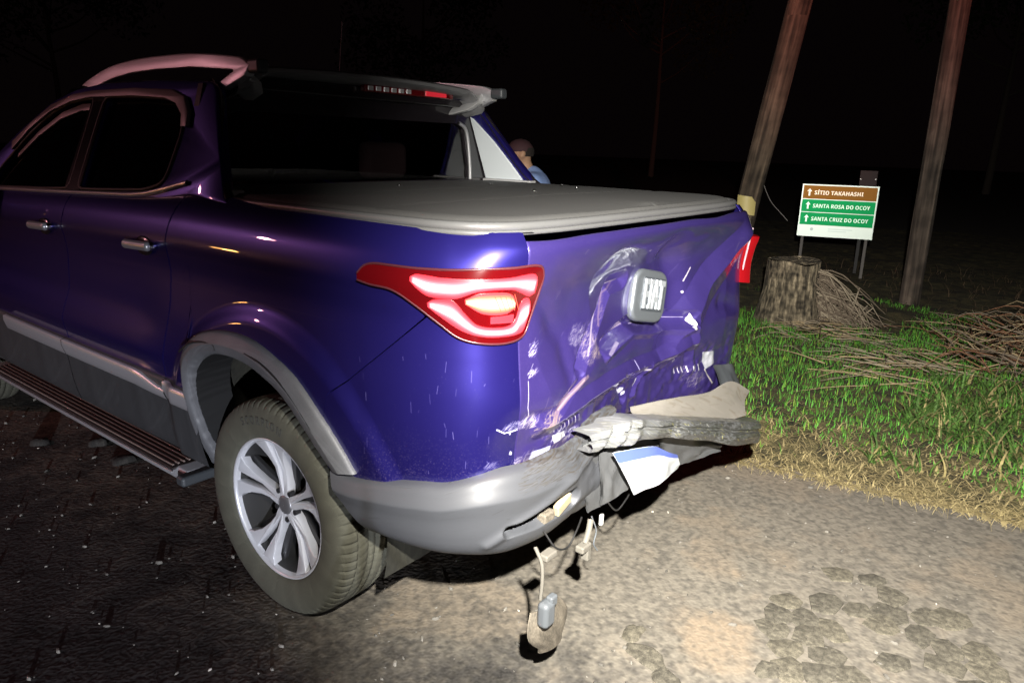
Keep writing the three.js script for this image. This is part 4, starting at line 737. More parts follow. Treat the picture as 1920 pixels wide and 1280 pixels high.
// wheels
function makeWheel() {
  const w = new THREE.Group(); w.name = 'wheel';
  const half = [[.229, -.070], [.232, -.085], [.240, -.098], [.250, -.104], [.275, -.1105], [.300, -.1125], [.322, -.110], [.338, -.105], [.348, -.0985], [.354, -.092], [.358, -.084], [.3605, -.074], [.362, -.064], [.3625, -.058], [.354, -.057], [.354, -.050], [.3628, -.049], [.363, -.030], [.363, -.018], [.3545, -.017], [.3545, -.010], [.363, -.009], [.3632, 0]];
  const prof = [...half, ...half.slice(0, -1).reverse().map(([r, x]) => [r, -x])];
  const NA = 560, lugs = 70;
  const tyre = part('tyre', grid(NA, prof.length - 1, (u, v, i, j) => {
    let [r, x] = prof[j]; const a = u * Math.PI * 2, sh = Math.abs(x), k = ((i + (x > 0 ? 4 : 0)) % 8);
    if (r > .345 && sh > .058 && sh < .101) r -= (k < 2 ? .0065 : 0); else if (r > .36 && sh < .06 && (i + Math.round(sh * 120)) % 8 < 1) r -= .004;
    return [x, Math.sin(a) * r, Math.cos(a) * r];
  }, (u, v) => [u * 8, v * 1.2]), rubber, w);
  const ring = (pr, mat, nm, p = w) => part(nm, grid(96, pr.length - 1, (u, v, i, j) => [pr[j][1], Math.sin(u * Math.PI * 2) * pr[j][0], Math.cos(u * Math.PI * 2) * pr[j][0]]), mat, p);
  ring([[.229, -.07], [.2375, -.082], [.2385, -.092], [.236, -.0955], [.231, -.0945], [.227, -.088], [.223, -.07], [.222, -.05]], alloy, 'rim_lip');
  ring([[.224, -.075], [.214, -.03], [.205, .05], [.20, .10]], std({ color: L(.05, .05, .05), roughness: .45, metalness: .5 }), 'rim_barrel');
  // ten spokes in five pairs
  const spokeShape = sg => {
    const P = (r, d) => { const a = d * Math.PI / 180; return [r * Math.cos(a), r * Math.sin(a)]; };
    const A = [P(.030, 2), P(.055, 4), P(.09, 5.2), P(.13, 5.8), P(.17, 5.6), P(.225, 5.6)], B = [P(.225, 20.5), P(.205, 16.5), P(.17, 13), P(.13, 12), P(.09, 13.5), P(.055, 22), P(.035, 30)];
    return shapeOf([...A, ...B].map(([x, y]) => [x, y * sg]));
  };
  const dish = g => { const A = g.attributes.position; for (let i = 0; i < A.count; i++) { const x = A.getX(i), y = A.getY(i), d = A.getZ(i), r = Math.hypot(x, y); const o = -.056 - .030 * sm(.05, .22, r) + .012 * Math.sin(clamp((r - .05) / .17, 0, 1) * Math.PI); A.setXYZ(i, o + .028 - d, y, x); } g.computeVertexNormals(); return toCreasedNormals(g, .5); };
  const gA = dish(ext(spokeShape(1), .026, .0025, 2)), gB = dish(ext(spokeShape(-1), .026, .0025, 2));
  const back = dish(ext(shapeOf([[.04, -.02], [.225, -.085], [.225, .085], [.04, .02]]), .012, .002, 1)); back.translate(.022, 0, 0);
  for (let k = 0; k < 5; k++) for (const [g, n] of [[gA, 0], [gB, 1]]) { const m = part('spoke', g, alloy, w); m.rotation.x = -(k * 72 + 96) * Math.PI / 180 + Math.PI * 0; }
  const dkm = std({ color: L(.035, .035, .037), roughness: .4, metalness: .4 });
  for (let k = 0; k < 5; k++) { const m = part('spoke_pocket', back, dkm, w); m.rotation.x = -(k * 72 + 96) * Math.PI / 180; }
  ring([[.001, -.062], [.020, -.062], [.030, -.060], [.034, -.054], [.036, -.03]], std({ color: L(.20, .20, .21), metalness: .6, roughness: .35 }), 'hub_cap');
  for (let k = 0; k < 5; k++) { const a = (k * 72 + 60) * Math.PI / 180; part('wheel_bolt', new THREE.CylinderGeometry(.009, .009, .02, 8).rotateZ(Math.PI / 2).translate(-.048, Math.sin(a) * .052, Math.cos(a) * .052), dkm, w); }
  ring([[.05, .005], [.148, .005], [.148, .022], [.05, .022]], std({ color: L(.20, .19, .18), metalness: .8, roughness: .5 }), 'brake_disc');
  part('brake_caliper', box(.06, .13, .07, .01, .02, .13, .015), dkm, w);
  return w;
}
const wheel0 = makeWheel();
{ // moulded lettering round the top of the sidewall
  const geos = [], word = 'SCORPION'; let a0 = 2.02;
  for (const ch of word) {
    const t = new TextGeometry(ch, { font, size: .026, depth: .0015, curveSegments: 3, bevelEnabled: false }); t.computeBoundingBox(); const wdt = t.boundingBox.max.x;
    const A = t.attributes.position; const am = a0 - wdt / .30 / 2;
    for (let i = 0; i < A.count; i++) { const a = a0 - A.getX(i) / .30, r = .288 + A.getY(i); A.setXYZ(i, -.1125 - A.getZ(i), Math.sin(a) * r, Math.cos(a) * r); }
    geos.push(t); a0 -= (wdt + .007) / .30;
  }
  const g = clean(geos); g.computeVertexNormals();
  part('sidewall_lettering', g, rubberText, wheel0);
}
for (const [x, z] of [[-.782, -.995], [-.782, -3.98], [.782, -.995], [.782, -3.98]]) {
  const w = x === -.782 && z === -.995 ? wheel0 : wheel0.clone(); w.position.set(x, .363, z); if (x > 0) w.rotation.y = Math.PI; truck.add(w);
}

/* ---------- verge: grass, straw, stump, brush ---------- */
function bladeGeo(bend, w, seg = 3) {
  const p = [], id = [];
  for (let i = 0; i <= seg; i++) { const t = i / seg, y = t - bend * .35 * t * t, z = bend * t * t, ww = w * (1 - t * .92) * (.7 + .6 * t * (1 - t) * 2); p.push(-ww, y, z, ww, y, z); }
  for (let i = 0; i < seg; i++) { const a = i * 2; id.push(a, a + 1, a + 3, a, a + 3, a + 2); }
  const g = new THREE.BufferGeometry(); g.setAttribute('position', new THREE.Float32BufferAttribute(p, 3)); g.setIndex(id); g.computeVertexNormals(); return g;
}
function field(name, label, cat, n, geo, mat, place) {
  const im = new THREE.InstancedMesh(geo, mat, n), M = new THREE.Matrix4(), E = new THREE.Euler(), Q = new THREE.Quaternion(), c = new THREE.Color(); let k = 0, tries = 0;
  while (k < n && tries++ < n * 6) { const o = place(); if (!o) continue; Q.setFromEuler(E.set(o.tilt || 0, o.yaw, o.roll || 0, 'YXZ')); M.compose(new THREE.Vector3(o.x, o.y, o.z), Q, new THREE.Vector3(o.w, o.h, o.h)); im.setMatrixAt(k, M); im.setColorAt(k, c.setRGB(...o.c)); k++; }
  im.count = k; im.name = name; im.userData = { kind: 'stuff', label, category: cat }; im.castShadow = im.receiveShadow = true; scene.add(im); return im;
}
const leaf = c => phy({ color: 0xffffff, roughness: .75, side: THREE.DoubleSide });
field('green_grass', 'short bright green grass growing on the roadside verge', 'grass', 62000, bladeGeo(.45, .045), leaf(), () => {
  const z = rr(-7, 3.2), x = vergeEdge(z) + .12 + Math.pow(rnd(), .8) * 4.6, d = x - vergeEdge(z);
  const lush = sm(-.15, .25, fbm(x * .9, z * .9, 3, 401) + .42 * sm(.3, .8, d) - .25 * (1 - sm(.15, .5, d)) - .5 * sm(2.6, 4.2, d) - .35 * sm(.2, 1.2, z) * sm(0, 1.2, d - .2) + .18);
  if (rnd() > lush) return null; const v = rr(.55, 1.25), yl = rnd() < .18 ? .8 : 0;
  return { x, y: vergeH(x, z) - .004, z, yaw: rnd() * 6.28, tilt: rr(-.25, .45), h: rr(.025, .075), w: rr(.06, .11), c: [(.085 + .12 * yl) * v, (.29 + .02 * yl) * v, .030 * v] };
});
field('dry_grass', 'flattened straw-coloured dry grass along the edge of the road', 'grass', 22000, bladeGeo(.8, .03), leaf(), () => {
  const z = rr(-5, 3), e = vergeEdge(z), x = e - .06 + Math.pow(rnd(), 2.2) * 3.2, d = x - e; if (rnd() > (1 - sm(.25, .95, d)) + .05) return null;
  const v = rr(.5, 1.2); return { x, y: vergeH(Math.max(x, e + .02), z) - (d < 0 ? .008 : 0), z, yaw: rnd() * 6.28, tilt: rr(.7, 1.5), h: rr(.05, .17), w: rr(.07, .15), c: [.42 * v, .34 * v, .165 * v] };
});
field('tall_weeds', 'tall broad-bladed weeds with pale stems at the corner of the verge', 'weeds', 5200, bladeGeo(.7, .055, 4), leaf(), () => {
  const z = rr(.25, 2.6), e = vergeEdge(z), x = e + .22 + Math.pow(rnd(), 1.1) * 1.7; if (rnd() > sm(-.1, .25, fbm(x * 2, z * 2, 3, 431) + .25)) return null;
  const v = rr(.5, 1.2), dry = rnd() < .26; return { x, y: vergeH(x, z), z, yaw: rnd() * 6.28, tilt: rr(-.2, .8), h: rr(.07, .19), w: rr(.09, .18), c: dry ? [.36 * v, .30 * v, .13 * v] : [.075 * v, .16 * v, .025 * v] };
});
field('dark_undergrowth', 'brown withered undergrowth fading into the dark behind the verge', 'undergrowth', 5000, bladeGeo(.9, .03), leaf(), () => {
  const z = rr(-9, 3.5), x = vergeEdge(z) + 1.9 + Math.pow(rnd(), .7) * 6; const v = rr(.4, 1.1);
  return { x, y: vergeH(x, z), z, yaw: rnd() * 6.28, tilt: rr(0, 1.3), h: rr(.08, .3), w: rr(.08, .18), c: [.14 * v, .095 * v, .055 * v] };
});
const barkTex = dataTex(256, 512, (i, j) => { const a = fbm(i / 7, j / 60, 4, 441), b = fbm(i / 20, j / 20, 3, 443), v = clamp(.62 + a * .6 + b * .25, .12, 1); return [205 * v, 192 * v, 168 * v]; }, true);
const bark = std({ color: L(.62, .59, .53), roughness: 1, map: barkTex, bumpMap: barkTex, bumpScale: .02 });
const rootMat = std({ color: L(.30, .25, .18), roughness: .95 }), rootDark = std({ color: L(.16, .125, .09), roughness: .95 });
{
  const st = thing('tree_stump', 'cut grey tree stump with a tangle of torn roots on one side', 'tree stump', [4.49, 0, -1.07]);
  part('trunk', [grid(56, 24, (u, v) => { const a = u * 6.2832, r = (.215 + .09 * (1 - v) * (1 - v)) * (1 + .08 * vn(Math.cos(a) * 2.5 + 9, Math.sin(a) * 2.5 + v * .6, 451) + .03 * vn(u * 30, v * 5, 453)); return [Math.cos(a) * r, -.03 + v * .64 + .02 * vn(u * 8, 1, 455) * v, Math.sin(a) * r]; }, (u, v) => [u * 2, v]),
  grid(40, 6, (u, v) => { const a = u * 6.2832, r = .215 * (1 + .08 * vn(Math.cos(a) * 2.5 + 9, Math.sin(a) * 2.5 + .6, 451)) * v; return [Math.cos(a) * r, .612 + .015 * vn(u * 8, v * 3, 457), -Math.sin(a) * r]; })], bark, st);
  const strands = (n, mat, spread) => { const gs = []; for (let k = 0; k < n; k++) { const a = rr(-.75, .5), t = rnd(), sx = .62 * Math.cos(a), sz = .79; const ox = rr(.02, .16), y0 = rr(.15, .56) , len = rr(.15, .65) * spread; const d = [.616 + rr(-.5, .2), .787 + rr(-.3, .3)]; const b = [d[0] * .14 - .06, y0, d[1] * .14 + rr(-.05, .05)]; gs.push(taper([b, [b[0] + d[0] * len * .35 + rr(-.05, .05), y0 - rr(-.03, .12), b[2] + d[1] * len * .35], [b[0] + d[0] * len * .75 + rr(-.06, .06), Math.max(.04, y0 * rr(.3, .75)), b[2] + d[1] * len * .75], [b[0] + d[0] * len + rr(-.08, .08), Math.max(.02, y0 * rr(0, .45)), b[2] + d[1] * len]], rr(.004, .011), .002, 8, 5)); } return gs; };
  const r1 = part('root_tangle', strands(90, rootMat, 1), rootMat, st); r1.userData.kind = 'stuff';
  const r2 = part('root_tangle', strands(90, rootDark, 1.1), rootDark, st); r2.userData.kind = 'stuff';
  part('root', taper([[.10, .40, .14], [.13, .33, .20], [.15, .28, .19], [.17, .18, .22], [.22, .08, .27]], .013, .006, 16, 6), std({ color: L(.45, .42, .37), roughness: .9 }), st);
  part('root', taper([[.02, .50, .18], [.05, .35, .24], [.12, .2, .32], [.16, .02, .44]], .018, .008, 16, 6), rootMat, st);
  for (let k = 0; k < 7; k++) part('root', taper([[.12 + k * .03, rr(.02, .06), .30 + k * .035], [.13 + k * .03 + rr(-.05, .05), rr(.12, .2), .34 + k * .035], [.14 + k * .03 + rr(-.08, .08), rr(.22, .42), .36 + k * .04 + rr(-.05, .05)]], .014, .005, 8, 6), rootMat, st);
}
function brush(name, label, pos, n, len, h, mats, rad, gr) {
  const t = thing(name, label, 'brush pile', pos, gr);
  mats.forEach((m, mi) => { const gs = []; for (let k = 0; k < n; k++) { const x = rr(-1, 1) * rad[0] * Math.sqrt(rnd()), z = rr(-1, 1) * rad[1] * Math.sqrt(rnd()), a = rnd() * 6.28, l = rr(.35, 1) * len, e = h * (1 - Math.hypot(x / rad[0], z / rad[1])); const y = Math.max(.015, e * rnd()); gs.push(taper([[x, y, z], [x + Math.cos(a) * l * .5, y + rr(-.02, .10) * h * 2, z + Math.sin(a) * l * .5], [x + Math.cos(a) * l, Math.max(.01, y + rr(-.12, .14) * h * 2), z + Math.sin(a) * l]], rr(.003, .008), .0015, 5, 4)); } const p = part('dry_twigs', gs, m, t); p.userData.kind = 'stuff'; });
  return t;
}
const straw = std({ color: L(.34, .26, .15), roughness: .95 }), russet = std({ color: L(.20, .095, .05), roughness: .95 });
brush('brush_pile', 'low heap of dry twigs and roots trailing from the tree stump', [4.25, .02, -.72], 60, .45, .16, [rootMat, rootDark, straw], [.75, .55]);
brush('brush_pile', 'tall reddish heap of dry branches and straw at the edge of the dark field', [4.35, .02, .80], 130, .6, .55, [russet, straw, rootDark], [1.0, .75]);
brush('brush_pile', 'sparse scatter of thin fallen sticks lying on the green verge', [3.55, .05, .05], 34, .6, .08, [rootMat, straw], [.9, .6]);
{
  const c = thing('marker_stone', 'small pale stone block standing in the grass by the tree stump', 'stone', [3.15, 0, -1.20]);
  part('stone_block', new THREE.IcosahedronGeometry(.06, 1).scale(.7, 1.3, .7).translate(0, .13, 0), std({ color: L(.55, .52, .42), roughness: .9 }), c);
  part('stone_base', new THREE.IcosahedronGeometry(.07, 1).scale(.8, .9, .8).translate(0, .045, 0), std({ color: L(.45, .42, .34), roughness: .9 }), c);
}

/* ---------- poles ---------- */
const woodTex = dataTex(128, 1024, (i, j) => { const a = fbm(i / 5, j / 160, 4, 461), b = fbm(i / 24, j / 40, 4, 463), v = clamp(.70 + a * .45 + b * .22, .25, 1); return [214 * v, 200 * v, 184 * v]; }, true);
function poleGeo(base, dir, len, r0, r1) {
  return grid(28, 60, (u, v) => { const a = u * 6.2832, r = lerp(r0, r1, v) * (1 + .03 * vn(Math.cos(a) * 2, v * 20 + Math.sin(a) * 2, 465)); return [dir[0] * len * v + Math.cos(a) * r, dir[1] * len * v - .05, dir[2] * len * v + Math.sin(a) * r]; }, (u, v) => [u, v * 3]);
}
{
  const d = [0.0, .988, .152];
  const p = thing('utility_pole', 'thick leaning wooden pole with a yellow plate, just past the tailgate', 'pole', [5.30, 0, -2.01]);
  part('pole_shaft', poleGeo(null, d, 8.5, .118, .095), std({ color: L(.30, .26, .215), roughness: .95, map: woodTex, bumpMap: woodTex, bumpScale: .01 }), p);
  const pl = part('yellow_plate', grid(12, 2, (u, v) => { const a = lerp(2.02, 3.55, u), r = .128; const cx = Math.cos(a) , cz = -Math.sin(a); return [cx * r, lerp(.905, 1.085, v) + .02 * u, .15 + cz * r * -1]; }), std({ color: L(.62, .52, .20), roughness: .5 }), p);
  part('stay_wire', tube([[.04, 1.25, .27], [.10, 1.05, .36], [.16, .93, .46], [.20, .86, .52]], .004, 16, 5), std({ color: L(.18, .17, .16), roughness: .7 }), p);
  const p2 = thing('utility_pole', 'slim upright grey pole standing farther back beside the road sign', 'pole', [6.26, 0, -.40]);
  part('pole_shaft', poleGeo(null, [0, 1, 0], 9, .098, .082), std({ color: L(.26, .235, .22), roughness: .95, map: woodTex, bumpMap: woodTex, bumpScale: .01 }), p2);
}

/* ---------- direction sign ---------- */
{
  const rt = [.30, 0, .954], W = .86, H = .635, cx = 7.53, cy = .845, cz = -1.545;
  const tex = canvas(1024, 768, (c, w, h) => {
    c.fillStyle = '#d9e6de'; c.fillRect(0, 0, w, h);
    const row = (y0, y1, col) => { c.fillStyle = col; c.fillRect(18, y0, w - 36, y1 - y0); };
    row(18, 212, '#7a5220'); row(224, 404, '#0c8a4c'); row(414, 596, '#0c8a4c');
    c.font = 'bold 72px sans-serif'; c.textBaseline = 'middle';
    const arrow = (x, y, col) => { c.fillStyle = col; c.beginPath(); c.moveTo(x, y - 56); c.lineTo(x + 34, y - 12); c.lineTo(x + 12, y - 12); c.lineTo(x + 12, y + 52); c.lineTo(x - 12, y + 52); c.lineTo(x - 12, y - 12); c.lineTo(x - 34, y - 12); c.closePath(); c.fill(); };
    const txt = (s, x, y, wmax, col) => { c.fillStyle = col; const m = c.measureText(s).width; c.save(); c.translate(x, y); c.scale(wmax / m, 1.1); c.fillText(s, 0, 0); c.restore(); };
    arrow(104, 118, '#efe3d0'); txt('SÍTIO TAKAHASHI', 170, 120, 660, '#efe3d0');
    arrow(104, 312, '#d8f2e2'); txt('SANTA ROSA DO OCOY', 170, 314, 770, '#d8f2e2');
    arrow(104, 503, '#d8f2e2'); txt('SANTA CRUZ DO OCOY', 170, 505, 770, '#d8f2e2');
    c.fillStyle = '#a9b4b4'; c.beginPath(); c.arc(196, 660, 22, 0, 7); c.fill();
    c.globalAlpha = .35; c.fillStyle = '#9fb0ac'; c.fillRect(420, 640, 330, 14); c.fillRect(420, 672, 250, 12); c.globalAlpha = 1;
  });
  const s = thing('direction_sign', 'green and brown three-line road direction sign with a white lower strip', 'road sign', [cx, 0, cz]);
  s.rotation.y = -Math.atan2(rt[2], rt[0]);
  const sheetMat = std({ map: tex, metalness: .85, roughness: .47 });
  const face = part('sign_face', new THREE.PlaneGeometry(W, H).translate(0, cy, .012), sheetMat, s);
  face.rotation.x = 0;
  part('sign_panel', box(W, H, .016, 0, cy, 0, .004), std({ color: L(.22, .22, .22), roughness: .6, metalness: .6 }), s);
  for (const x of [-.36, .37]) part('sign_post', box(.035, 1.12, .035, x, .55, -.03, .006), std({ color: L(.16, .15, .14), roughness: .8 }), s);
  const b = thing('marker_board', 'small dark square board with pale studs behind the direction sign', 'road sign', [8.0, 0, -1.35]);
  b.rotation.y = s.rotation.y;
  part('board', box(.20, .24, .015, 0, 1.22, 0, .006), std({ color: L(.05, .03, .03), roughness: .7 }), b);
  part('board_post', box(.04, 1.2, .04, 0, .58, -.03, .005), std({ color: L(.05, .05, .05), roughness: .8 }), b);
  for (const [x, y] of [[-.085, 1.115], [.085, 1.115], [.0, 1.108], [-.085, 1.235], [.085, 1.235]]) part('stud', new THREE.SphereGeometry(.012, 10, 8).scale(1.3, .8, .6).translate(x, y, .012), std({ color: L(.8, .8, .78), metalness: .8, roughness: .4 }), b);
}

/* ---------- trees far behind ---------- */
{
  const lm = phy({ color: L(.05, .07, .03), roughness: .9, side: THREE.DoubleSide }), tm = std({ color: L(.13, .11, .09), roughness: 1 });
  const spots = [[26, -27, 10, 4, 'broad dark tree far behind the cab of the truck'], [38, -20, 12, 4.6, 'tall dark tree on the far side of the field behind the leaning pole'], [38, -3, 11, 4.4, 'bare-limbed dark tree in the distance behind the slim pole'], [13, -38, 11, 4.4, 'dark leafy tree down the road ahead of the truck']];
  for (const [x, z, h, r, lab] of spots) {
    const t = thing('tree', lab, 'tree', [x, 0, z], 'trees lost in the dark behind the verge');
    const limbs = [taper([[0, -.1, 0], [.1, h * .3, .05], [-.05, h * .6, .1], [.1, h * .85, 0]], .17, .04, 12, 8)], tips = [];
    for (let k = 0; k < 9; k++) { const a = k * 2.4, y0 = h * rr(.35, .7), l = r * rr(.6, 1); const e = [Math.cos(a) * l, y0 + l * rr(.4, .9), Math.sin(a) * l]; tips.push(e); limbs.push(taper([[0, y0, 0], [e[0] * .5, y0 + l * .25, e[2] * .5], e], .06, .012, 8, 6)); }
    part('trunk', limbs, tm, t);
    const p = [], id = []; let n = 0;
    for (let k = 0; k < 2600; k++) { const c = tips[k % tips.length], q = .42 * r * Math.cbrt(rnd()), a = rnd() * 6.28, b = Math.acos(rr(-1, 1)), X = c[0] + q * Math.sin(b) * Math.cos(a), Y = c[1] + q * Math.cos(b) * .8, Z = c[2] + q * Math.sin(b) * Math.sin(a), s = rr(.08, .2), u = new THREE.Vector3(rr(-1, 1), rr(-1, 1), rr(-1, 1)).normalize(), v = new THREE.Vector3(rr(-1, 1), rr(-1, 1), rr(-1, 1)).cross(u).normalize(); p.push(X - u.x * s, Y - u.y * s, Z - u.z * s, X + v.x * s * .45, Y + v.y * s * .45, Z + v.z * s * .45, X + u.x * s, Y + u.y * s, Z + u.z * s, X - v.x * s * .45, Y - v.y * s * .45, Z - v.z * s * .45); id.push(n, n + 1, n + 2, n, n + 2, n + 3); n += 4; }
    const g = new THREE.BufferGeometry(); g.setAttribute('position', new THREE.Float32BufferAttribute(p, 3)); g.setIndex(id); g.computeVertexNormals();
    part('crown', g, lm, t);
  }
}

/* ---------- person behind the truck ---------- */
function sdfMesh(bones, min, size, res, k = .03) {
  const mc = new MarchingCubes(res, new THREE.MeshBasicMaterial(), false, false, 60000); mc.isolation = 0; mc.reset();
  const d = (x, y, z) => {
    let s = 0, best = 9;
    for (const [a, b, r0, r1, sq] of bones) {
      const px = x - a[0], py = y - a[1], pz = z - a[2], bx = b[0] - a[0], by = b[1] - a[1], bz = b[2] - a[2], q = sq || 1;
      const l = bx * bx + by * by + bz * bz, t = l ? clamp((px * bx + py * by + pz * bz) / l, 0, 1) : 0;
      const dd = Math.hypot(px - bx * t, py - by * t, (pz - bz * t) * q) - lerp(r0, r1, t); const h = clamp(.5 + .5 * (best - dd) / k, 0, 1); best = best === 9 ? dd : lerp(best, dd, h) - k * h * (1 - h);
    }
    return best;
  };
  const h = res / 2;
  for (let z = 0; z < res; z++) for (let y = 0; y < res; y++) for (let x = 0; x < res; x++) mc.field[x + y * res + z * res * res] = -d(min[0] + (x - h) / h * size / 2 + size / 2, min[1] + (y - h) / h * size / 2 + size / 2, min[2] + (z - h) / h * size / 2 + size / 2);
  mc.update(); const n = mc.count, P = [];
  for (let i = 0; i < n * 3; i += 3) P.push(min[0] + (mc.positionArray[i] + 1) * size / 2, min[1] + (mc.positionArray[i + 1] + 1) * size / 2, min[2] + (mc.positionArray[i + 2] + 1) * size / 2);
  const g = new THREE.BufferGeometry(); g.setAttribute('position', new THREE.Float32BufferAttribute(P, 3)); g.setAttribute('normal', new THREE.Float32BufferAttribute(Array.from(mc.normalArray.slice(0, n * 3)).map(v => v), 3)); g.computeVertexNormals(); return g;
}
{
  // local frame: +x is the way the person faces, leaning forward a little
  const p = thing('person', 'person in a dark cap and light blue shirt standing beyond the truck', 'person', [2.95, 0, -2.80]);
  p.rotation.y = Math.atan2(.787, -.616);
  const skin = std({ color: L(.52, .31, .19), roughness: .6 }), blue = std({ color: L(.30, .44, .82), roughness: .9 }), jean = std({ color: L(.03, .035, .06), roughness: .9 }), capM = std({ color: L(.06, .025, .03), roughness: .8 });
  const sh = s => [.03, 1.23, s * .19], el = s => [.10, 1.0, s * .25], wr = s => [.32, .93, s * .20];
  const head = [.13, 1.455, 0], neck = [.06, 1.28, 0];
  const bones = [[head, [.135, 1.475, 0], .088, .088], [[.16, 1.41, 0], [.185, 1.40, 0], .055, .045], [neck, [.105, 1.40, 0], .062, .055], [[.21, 1.437, 0], [.228, 1.425, 0], .016, .016], [[.12, 1.44, .085], [.115, 1.46, .088], .02, .02], [[.12, 1.44, -.085], [.115, 1.46, -.088], .02, .02]];
  const body = [...bones];
  for (const s of [-1, 1]) { body.push([el(s), wr(s), .042, .030]); const w = wr(s); body.push([w, [w[0] + .07, w[1] - .01, w[2]], .030, .034]); for (let f = 0; f < 4; f++) body.push([[w[0] + .08, w[1] + .005, w[2] + (f - 1.5) * .019], [w[0] + .145 - Math.abs(f - 1.3) * .01, w[1] - .03, w[2] + (f - 1.5) * .02], .0105, .0095]); body.push([[w[0] + .04, w[1], w[2] - s * .03], [w[0] + .085, w[1] - .02, w[2] - s * .055], .012, .010]); }
  body.push([[.03, 1.25, 0], [-.02, .95, 0], .09, .09]);
  part('body', sdfMesh(body, [-.35, .75, -.45], .9, 90, .022), skin, p);
  const shirt = [[[.02, 1.20, -.10], [.02, 1.20, .10], .115, .115], [[.02, 1.17, 0], [-.03, .95, 0], .15, .15], [[.035, 1.285, 0], [.03, 1.24, 0], .075, .09]];
  for (const s of [-1, 1]) shirt.push([sh(s), el(s), .070, .058]);
  part('shirt', sdfMesh(shirt, [-.35, .72, -.40], .8, 64, .05), blue, p);
  const tr = []; for (const s of [-1, 1]) tr.push([[-.03, .90, s * .09], [.0, .50, s * .11], .105, .07], [[.0, .50, s * .11], [-.03, .09, s * .12], .07, .05], [[-.03, .05, s * .12], [.13, .035, s * .13], .045, .04]);
  tr.push([[-.03, .95, -.06], [-.03, .95, .06], .13, .13]);
  part('trousers', sdfMesh(tr, [-.5, -.02, -.52], 1.06, 64, .04), jean, p);
  const cap = part('cap', [new THREE.SphereGeometry(.103, 28, 14, 0, 6.2832, 0, 1.65).scale(1.06, .92, .98).translate(.135, 1.478, 0), grid(16, 6, (u, v) => { const a = lerp(-1.1, 1.1, u), r = .098 + v * .075 * Math.cos(a * .8); return [.135 + Math.cos(a) * r, 1.485 - v * .018 - .012 * a * a * v, Math.sin(a) * r * .95]; })], capM, p);
  part('hair', new THREE.SphereGeometry(.094, 24, 14, 0, 6.2832, 1.2, .75).translate(.112, 1.468, 0), std({ color: L(.02, .015, .012), roughness: .9 }), p);
}

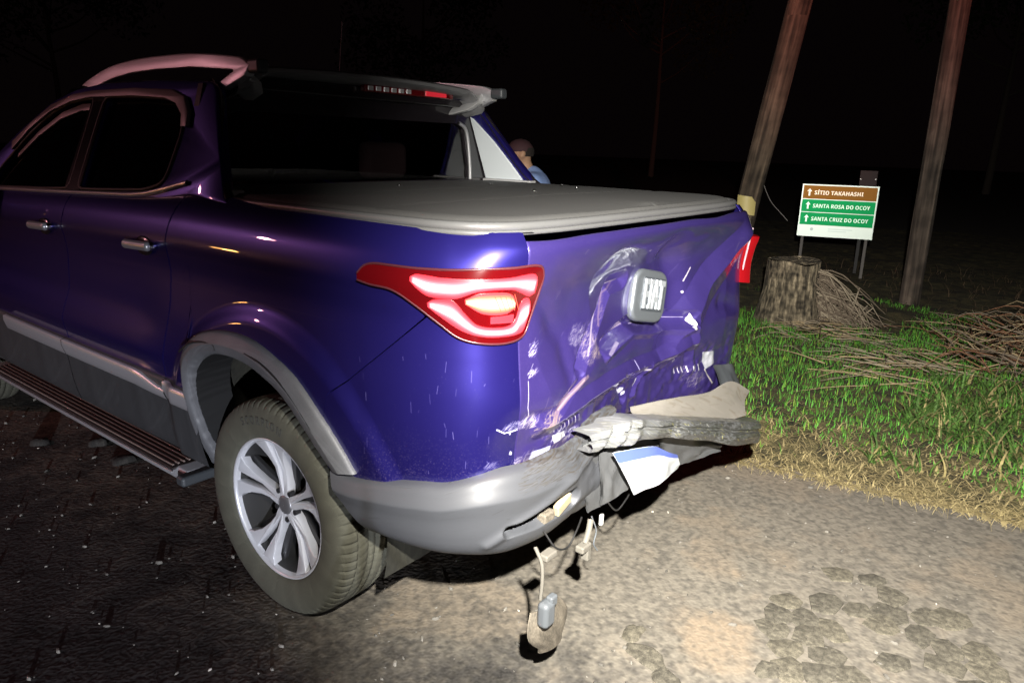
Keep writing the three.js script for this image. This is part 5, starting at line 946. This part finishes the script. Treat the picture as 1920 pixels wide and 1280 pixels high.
/* ---------- lamps out of the frame that light the place ---------- */
{
  const dk = std({ color: L(.04, .04, .04), roughness: .6 });
  const dir = LAMP_AIM.clone().sub(LAMP).normalize();
  const w = thing('work_lamp', 'round white work lamp on a slim black tripod beside the photographer', 'lamp', [LAMP.x, 0, LAMP.z]);
  const headPos = new THREE.Vector3(0, LAMP.y, 0).addScaledVector(dir, -.05);
  const h = part('lamp_housing', new THREE.LatheGeometry([[.001, -.07], [.03, -.07], [.034, -.03], [.05, .0], [.052, .03], [.046, .03], [.044, .012]].map(p => new THREE.Vector2(...p)), 28), dk, w);
  h.position.copy(headPos); h.quaternion.setFromUnitVectors(new THREE.Vector3(0, 1, 0), dir);
  part('lamp_lens', new THREE.CircleGeometry(.043, 24).rotateX(-Math.PI / 2).translate(0, .014, 0), std({ color: L(.9, .9, .9), roughness: .3, emissive: L(1, .96, .9), emissiveIntensity: 40 }), h);
  part('tripod_pole', new THREE.CylinderGeometry(.010, .012, 1.62, 10).translate(-.04, .86, .02), dk, w);
  for (let k = 0; k < 3; k++) { const a = k * 2.094 + 2.6; part('tripod_leg', taper([[-.04, .55, .02], [-.04 + Math.cos(a) * .28, .012, .02 + Math.sin(a) * .28]], .009, .008, 4, 6), dk, w); }
  const beacon = (name, label, pos, col, I, h, glow) => {
    const t = thing(name, label, 'lamp', pos);
    part('beacon_dome', new THREE.LatheGeometry([[.07, 0], [.075, .05], [.068, .12], [.04, .16], [.001, .17]].map(p => new THREE.Vector2(...p)), 24).translate(0, h, 0), std({ color: col.clone().multiplyScalar(.6), roughness: .2, emissive: col, emissiveIntensity: glow }), t);
    part('beacon_base', new THREE.CylinderGeometry(.085, .09, .05, 24).translate(0, h - .026, 0), dk, t);
    part('stand_pole', new THREE.CylinderGeometry(.02, .025, h - .05, 10).translate(0, (h - .05) / 2, 0), dk, t);
    part('stand_foot', new THREE.CylinderGeometry(.22, .25, .03, 20).translate(0, .005, 0), dk, t);
    const l = new THREE.PointLight(col.clone(), I, 0, 2); l.position.set(pos[0] + .12, h + .09, pos[2]); l.castShadow = true; l.shadow.radius = 4; scene.add(l);
  };
  beacon('red_beacon', 'red warning beacon on a tall stand across the road', [-4.4, 0, -6.2], L(1, .42, .47), 9, 2.7, 30);
  { // added unseen red lamp, its narrow beam shaped to redden the upper poles
    const pos = new THREE.Vector3(-4.5, 2.9, 4.5), aim = new THREE.Vector3(5.7, 3.6, -1.1), dr = aim.clone().sub(pos).normalize();
    const t = thing('added_red_lamp', 'added red lamp on a high stand out of view, reddening the pole tops', 'lamp', [pos.x, 0, pos.z]);
    const hs = part('lamp_housing', new THREE.LatheGeometry([[.001, -.1], [.05, -.1], [.085, -.02], [.09, .03], [.082, .03], [.08, .01]].map(p => new THREE.Vector2(...p)), 28), dk, t);
    hs.position.set(0, pos.y, 0).addScaledVector(dr, -.06); hs.quaternion.setFromUnitVectors(new THREE.Vector3(0, 1, 0), dr);
    part('lamp_lens', new THREE.CircleGeometry(.079, 24).rotateX(-Math.PI / 2).translate(0, .012, 0), std({ color: L(.6, .05, .05), roughness: .3, emissive: L(1, .10, .09), emissiveIntensity: 20 }), hs);
    part('stand_pole', new THREE.CylinderGeometry(.02, .025, 2.82, 10).translate(-.05, 1.41, .03), dk, t);
    part('stand_foot', new THREE.CylinderGeometry(.22, .25, .03, 20).translate(-.05, .01, .03), dk, t);
    const l = new THREE.SpotLight(L(1, .16, .13), 210, 0, .21, 1, 2); l.position.copy(pos); l.target.position.copy(aim); l.castShadow = true; l.shadow.radius = 4; scene.add(l, l.target);
  }
  beacon('amber_beacon', 'amber warning beacon on a low stand ahead of the truck', [-3.4, 0, -5.0], L(1, .45, .12), 0.35, 0.9, 40);
}
{ // added lamp in place of an unseen car headlamp, narrow beam along the flank
  const pos = new THREE.Vector3(-7.4, .72, 8.6), aim = new THREE.Vector3(-.95, .02, -1.75), dk = std({ color: L(.04, .04, .04), roughness: .6 }), dir = aim.clone().sub(pos).normalize();
  const t = thing('headlamp_stand_in', 'added low round lamp on a short stand, in place of an unseen car headlamp', 'lamp', [pos.x, 0, pos.z]);
  const h = part('lamp_housing', new THREE.LatheGeometry([[.001, -.1], [.05, -.1], [.085, -.02], [.09, .03], [.082, .03], [.08, .01]].map(p => new THREE.Vector2(...p)), 28), dk, t);
  h.position.set(0, pos.y, 0).addScaledVector(dir, -.06); h.quaternion.setFromUnitVectors(new THREE.Vector3(0, 1, 0), dir);
  part('lamp_lens', new THREE.CircleGeometry(.079, 24).rotateX(-Math.PI / 2).translate(0, .012, 0), std({ color: L(.9, .9, .9), roughness: .3, emissive: L(.95, .97, 1), emissiveIntensity: 30 }), h);
  part('stand_pole', new THREE.CylinderGeometry(.018, .02, .60, 10).translate(-.03, .30, .04), dk, t);
  part('stand_foot', new THREE.CylinderGeometry(.2, .22, .03, 20).translate(-.03, .01, .04), dk, t);
  const l = new THREE.SpotLight(0xeef2ff, 520, 0, .112, .6, 2); l.position.copy(pos); l.target.position.copy(aim); l.castShadow = true; l.shadow.radius = 4; scene.add(l, l.target);
}
renderer.render(scene, camera);
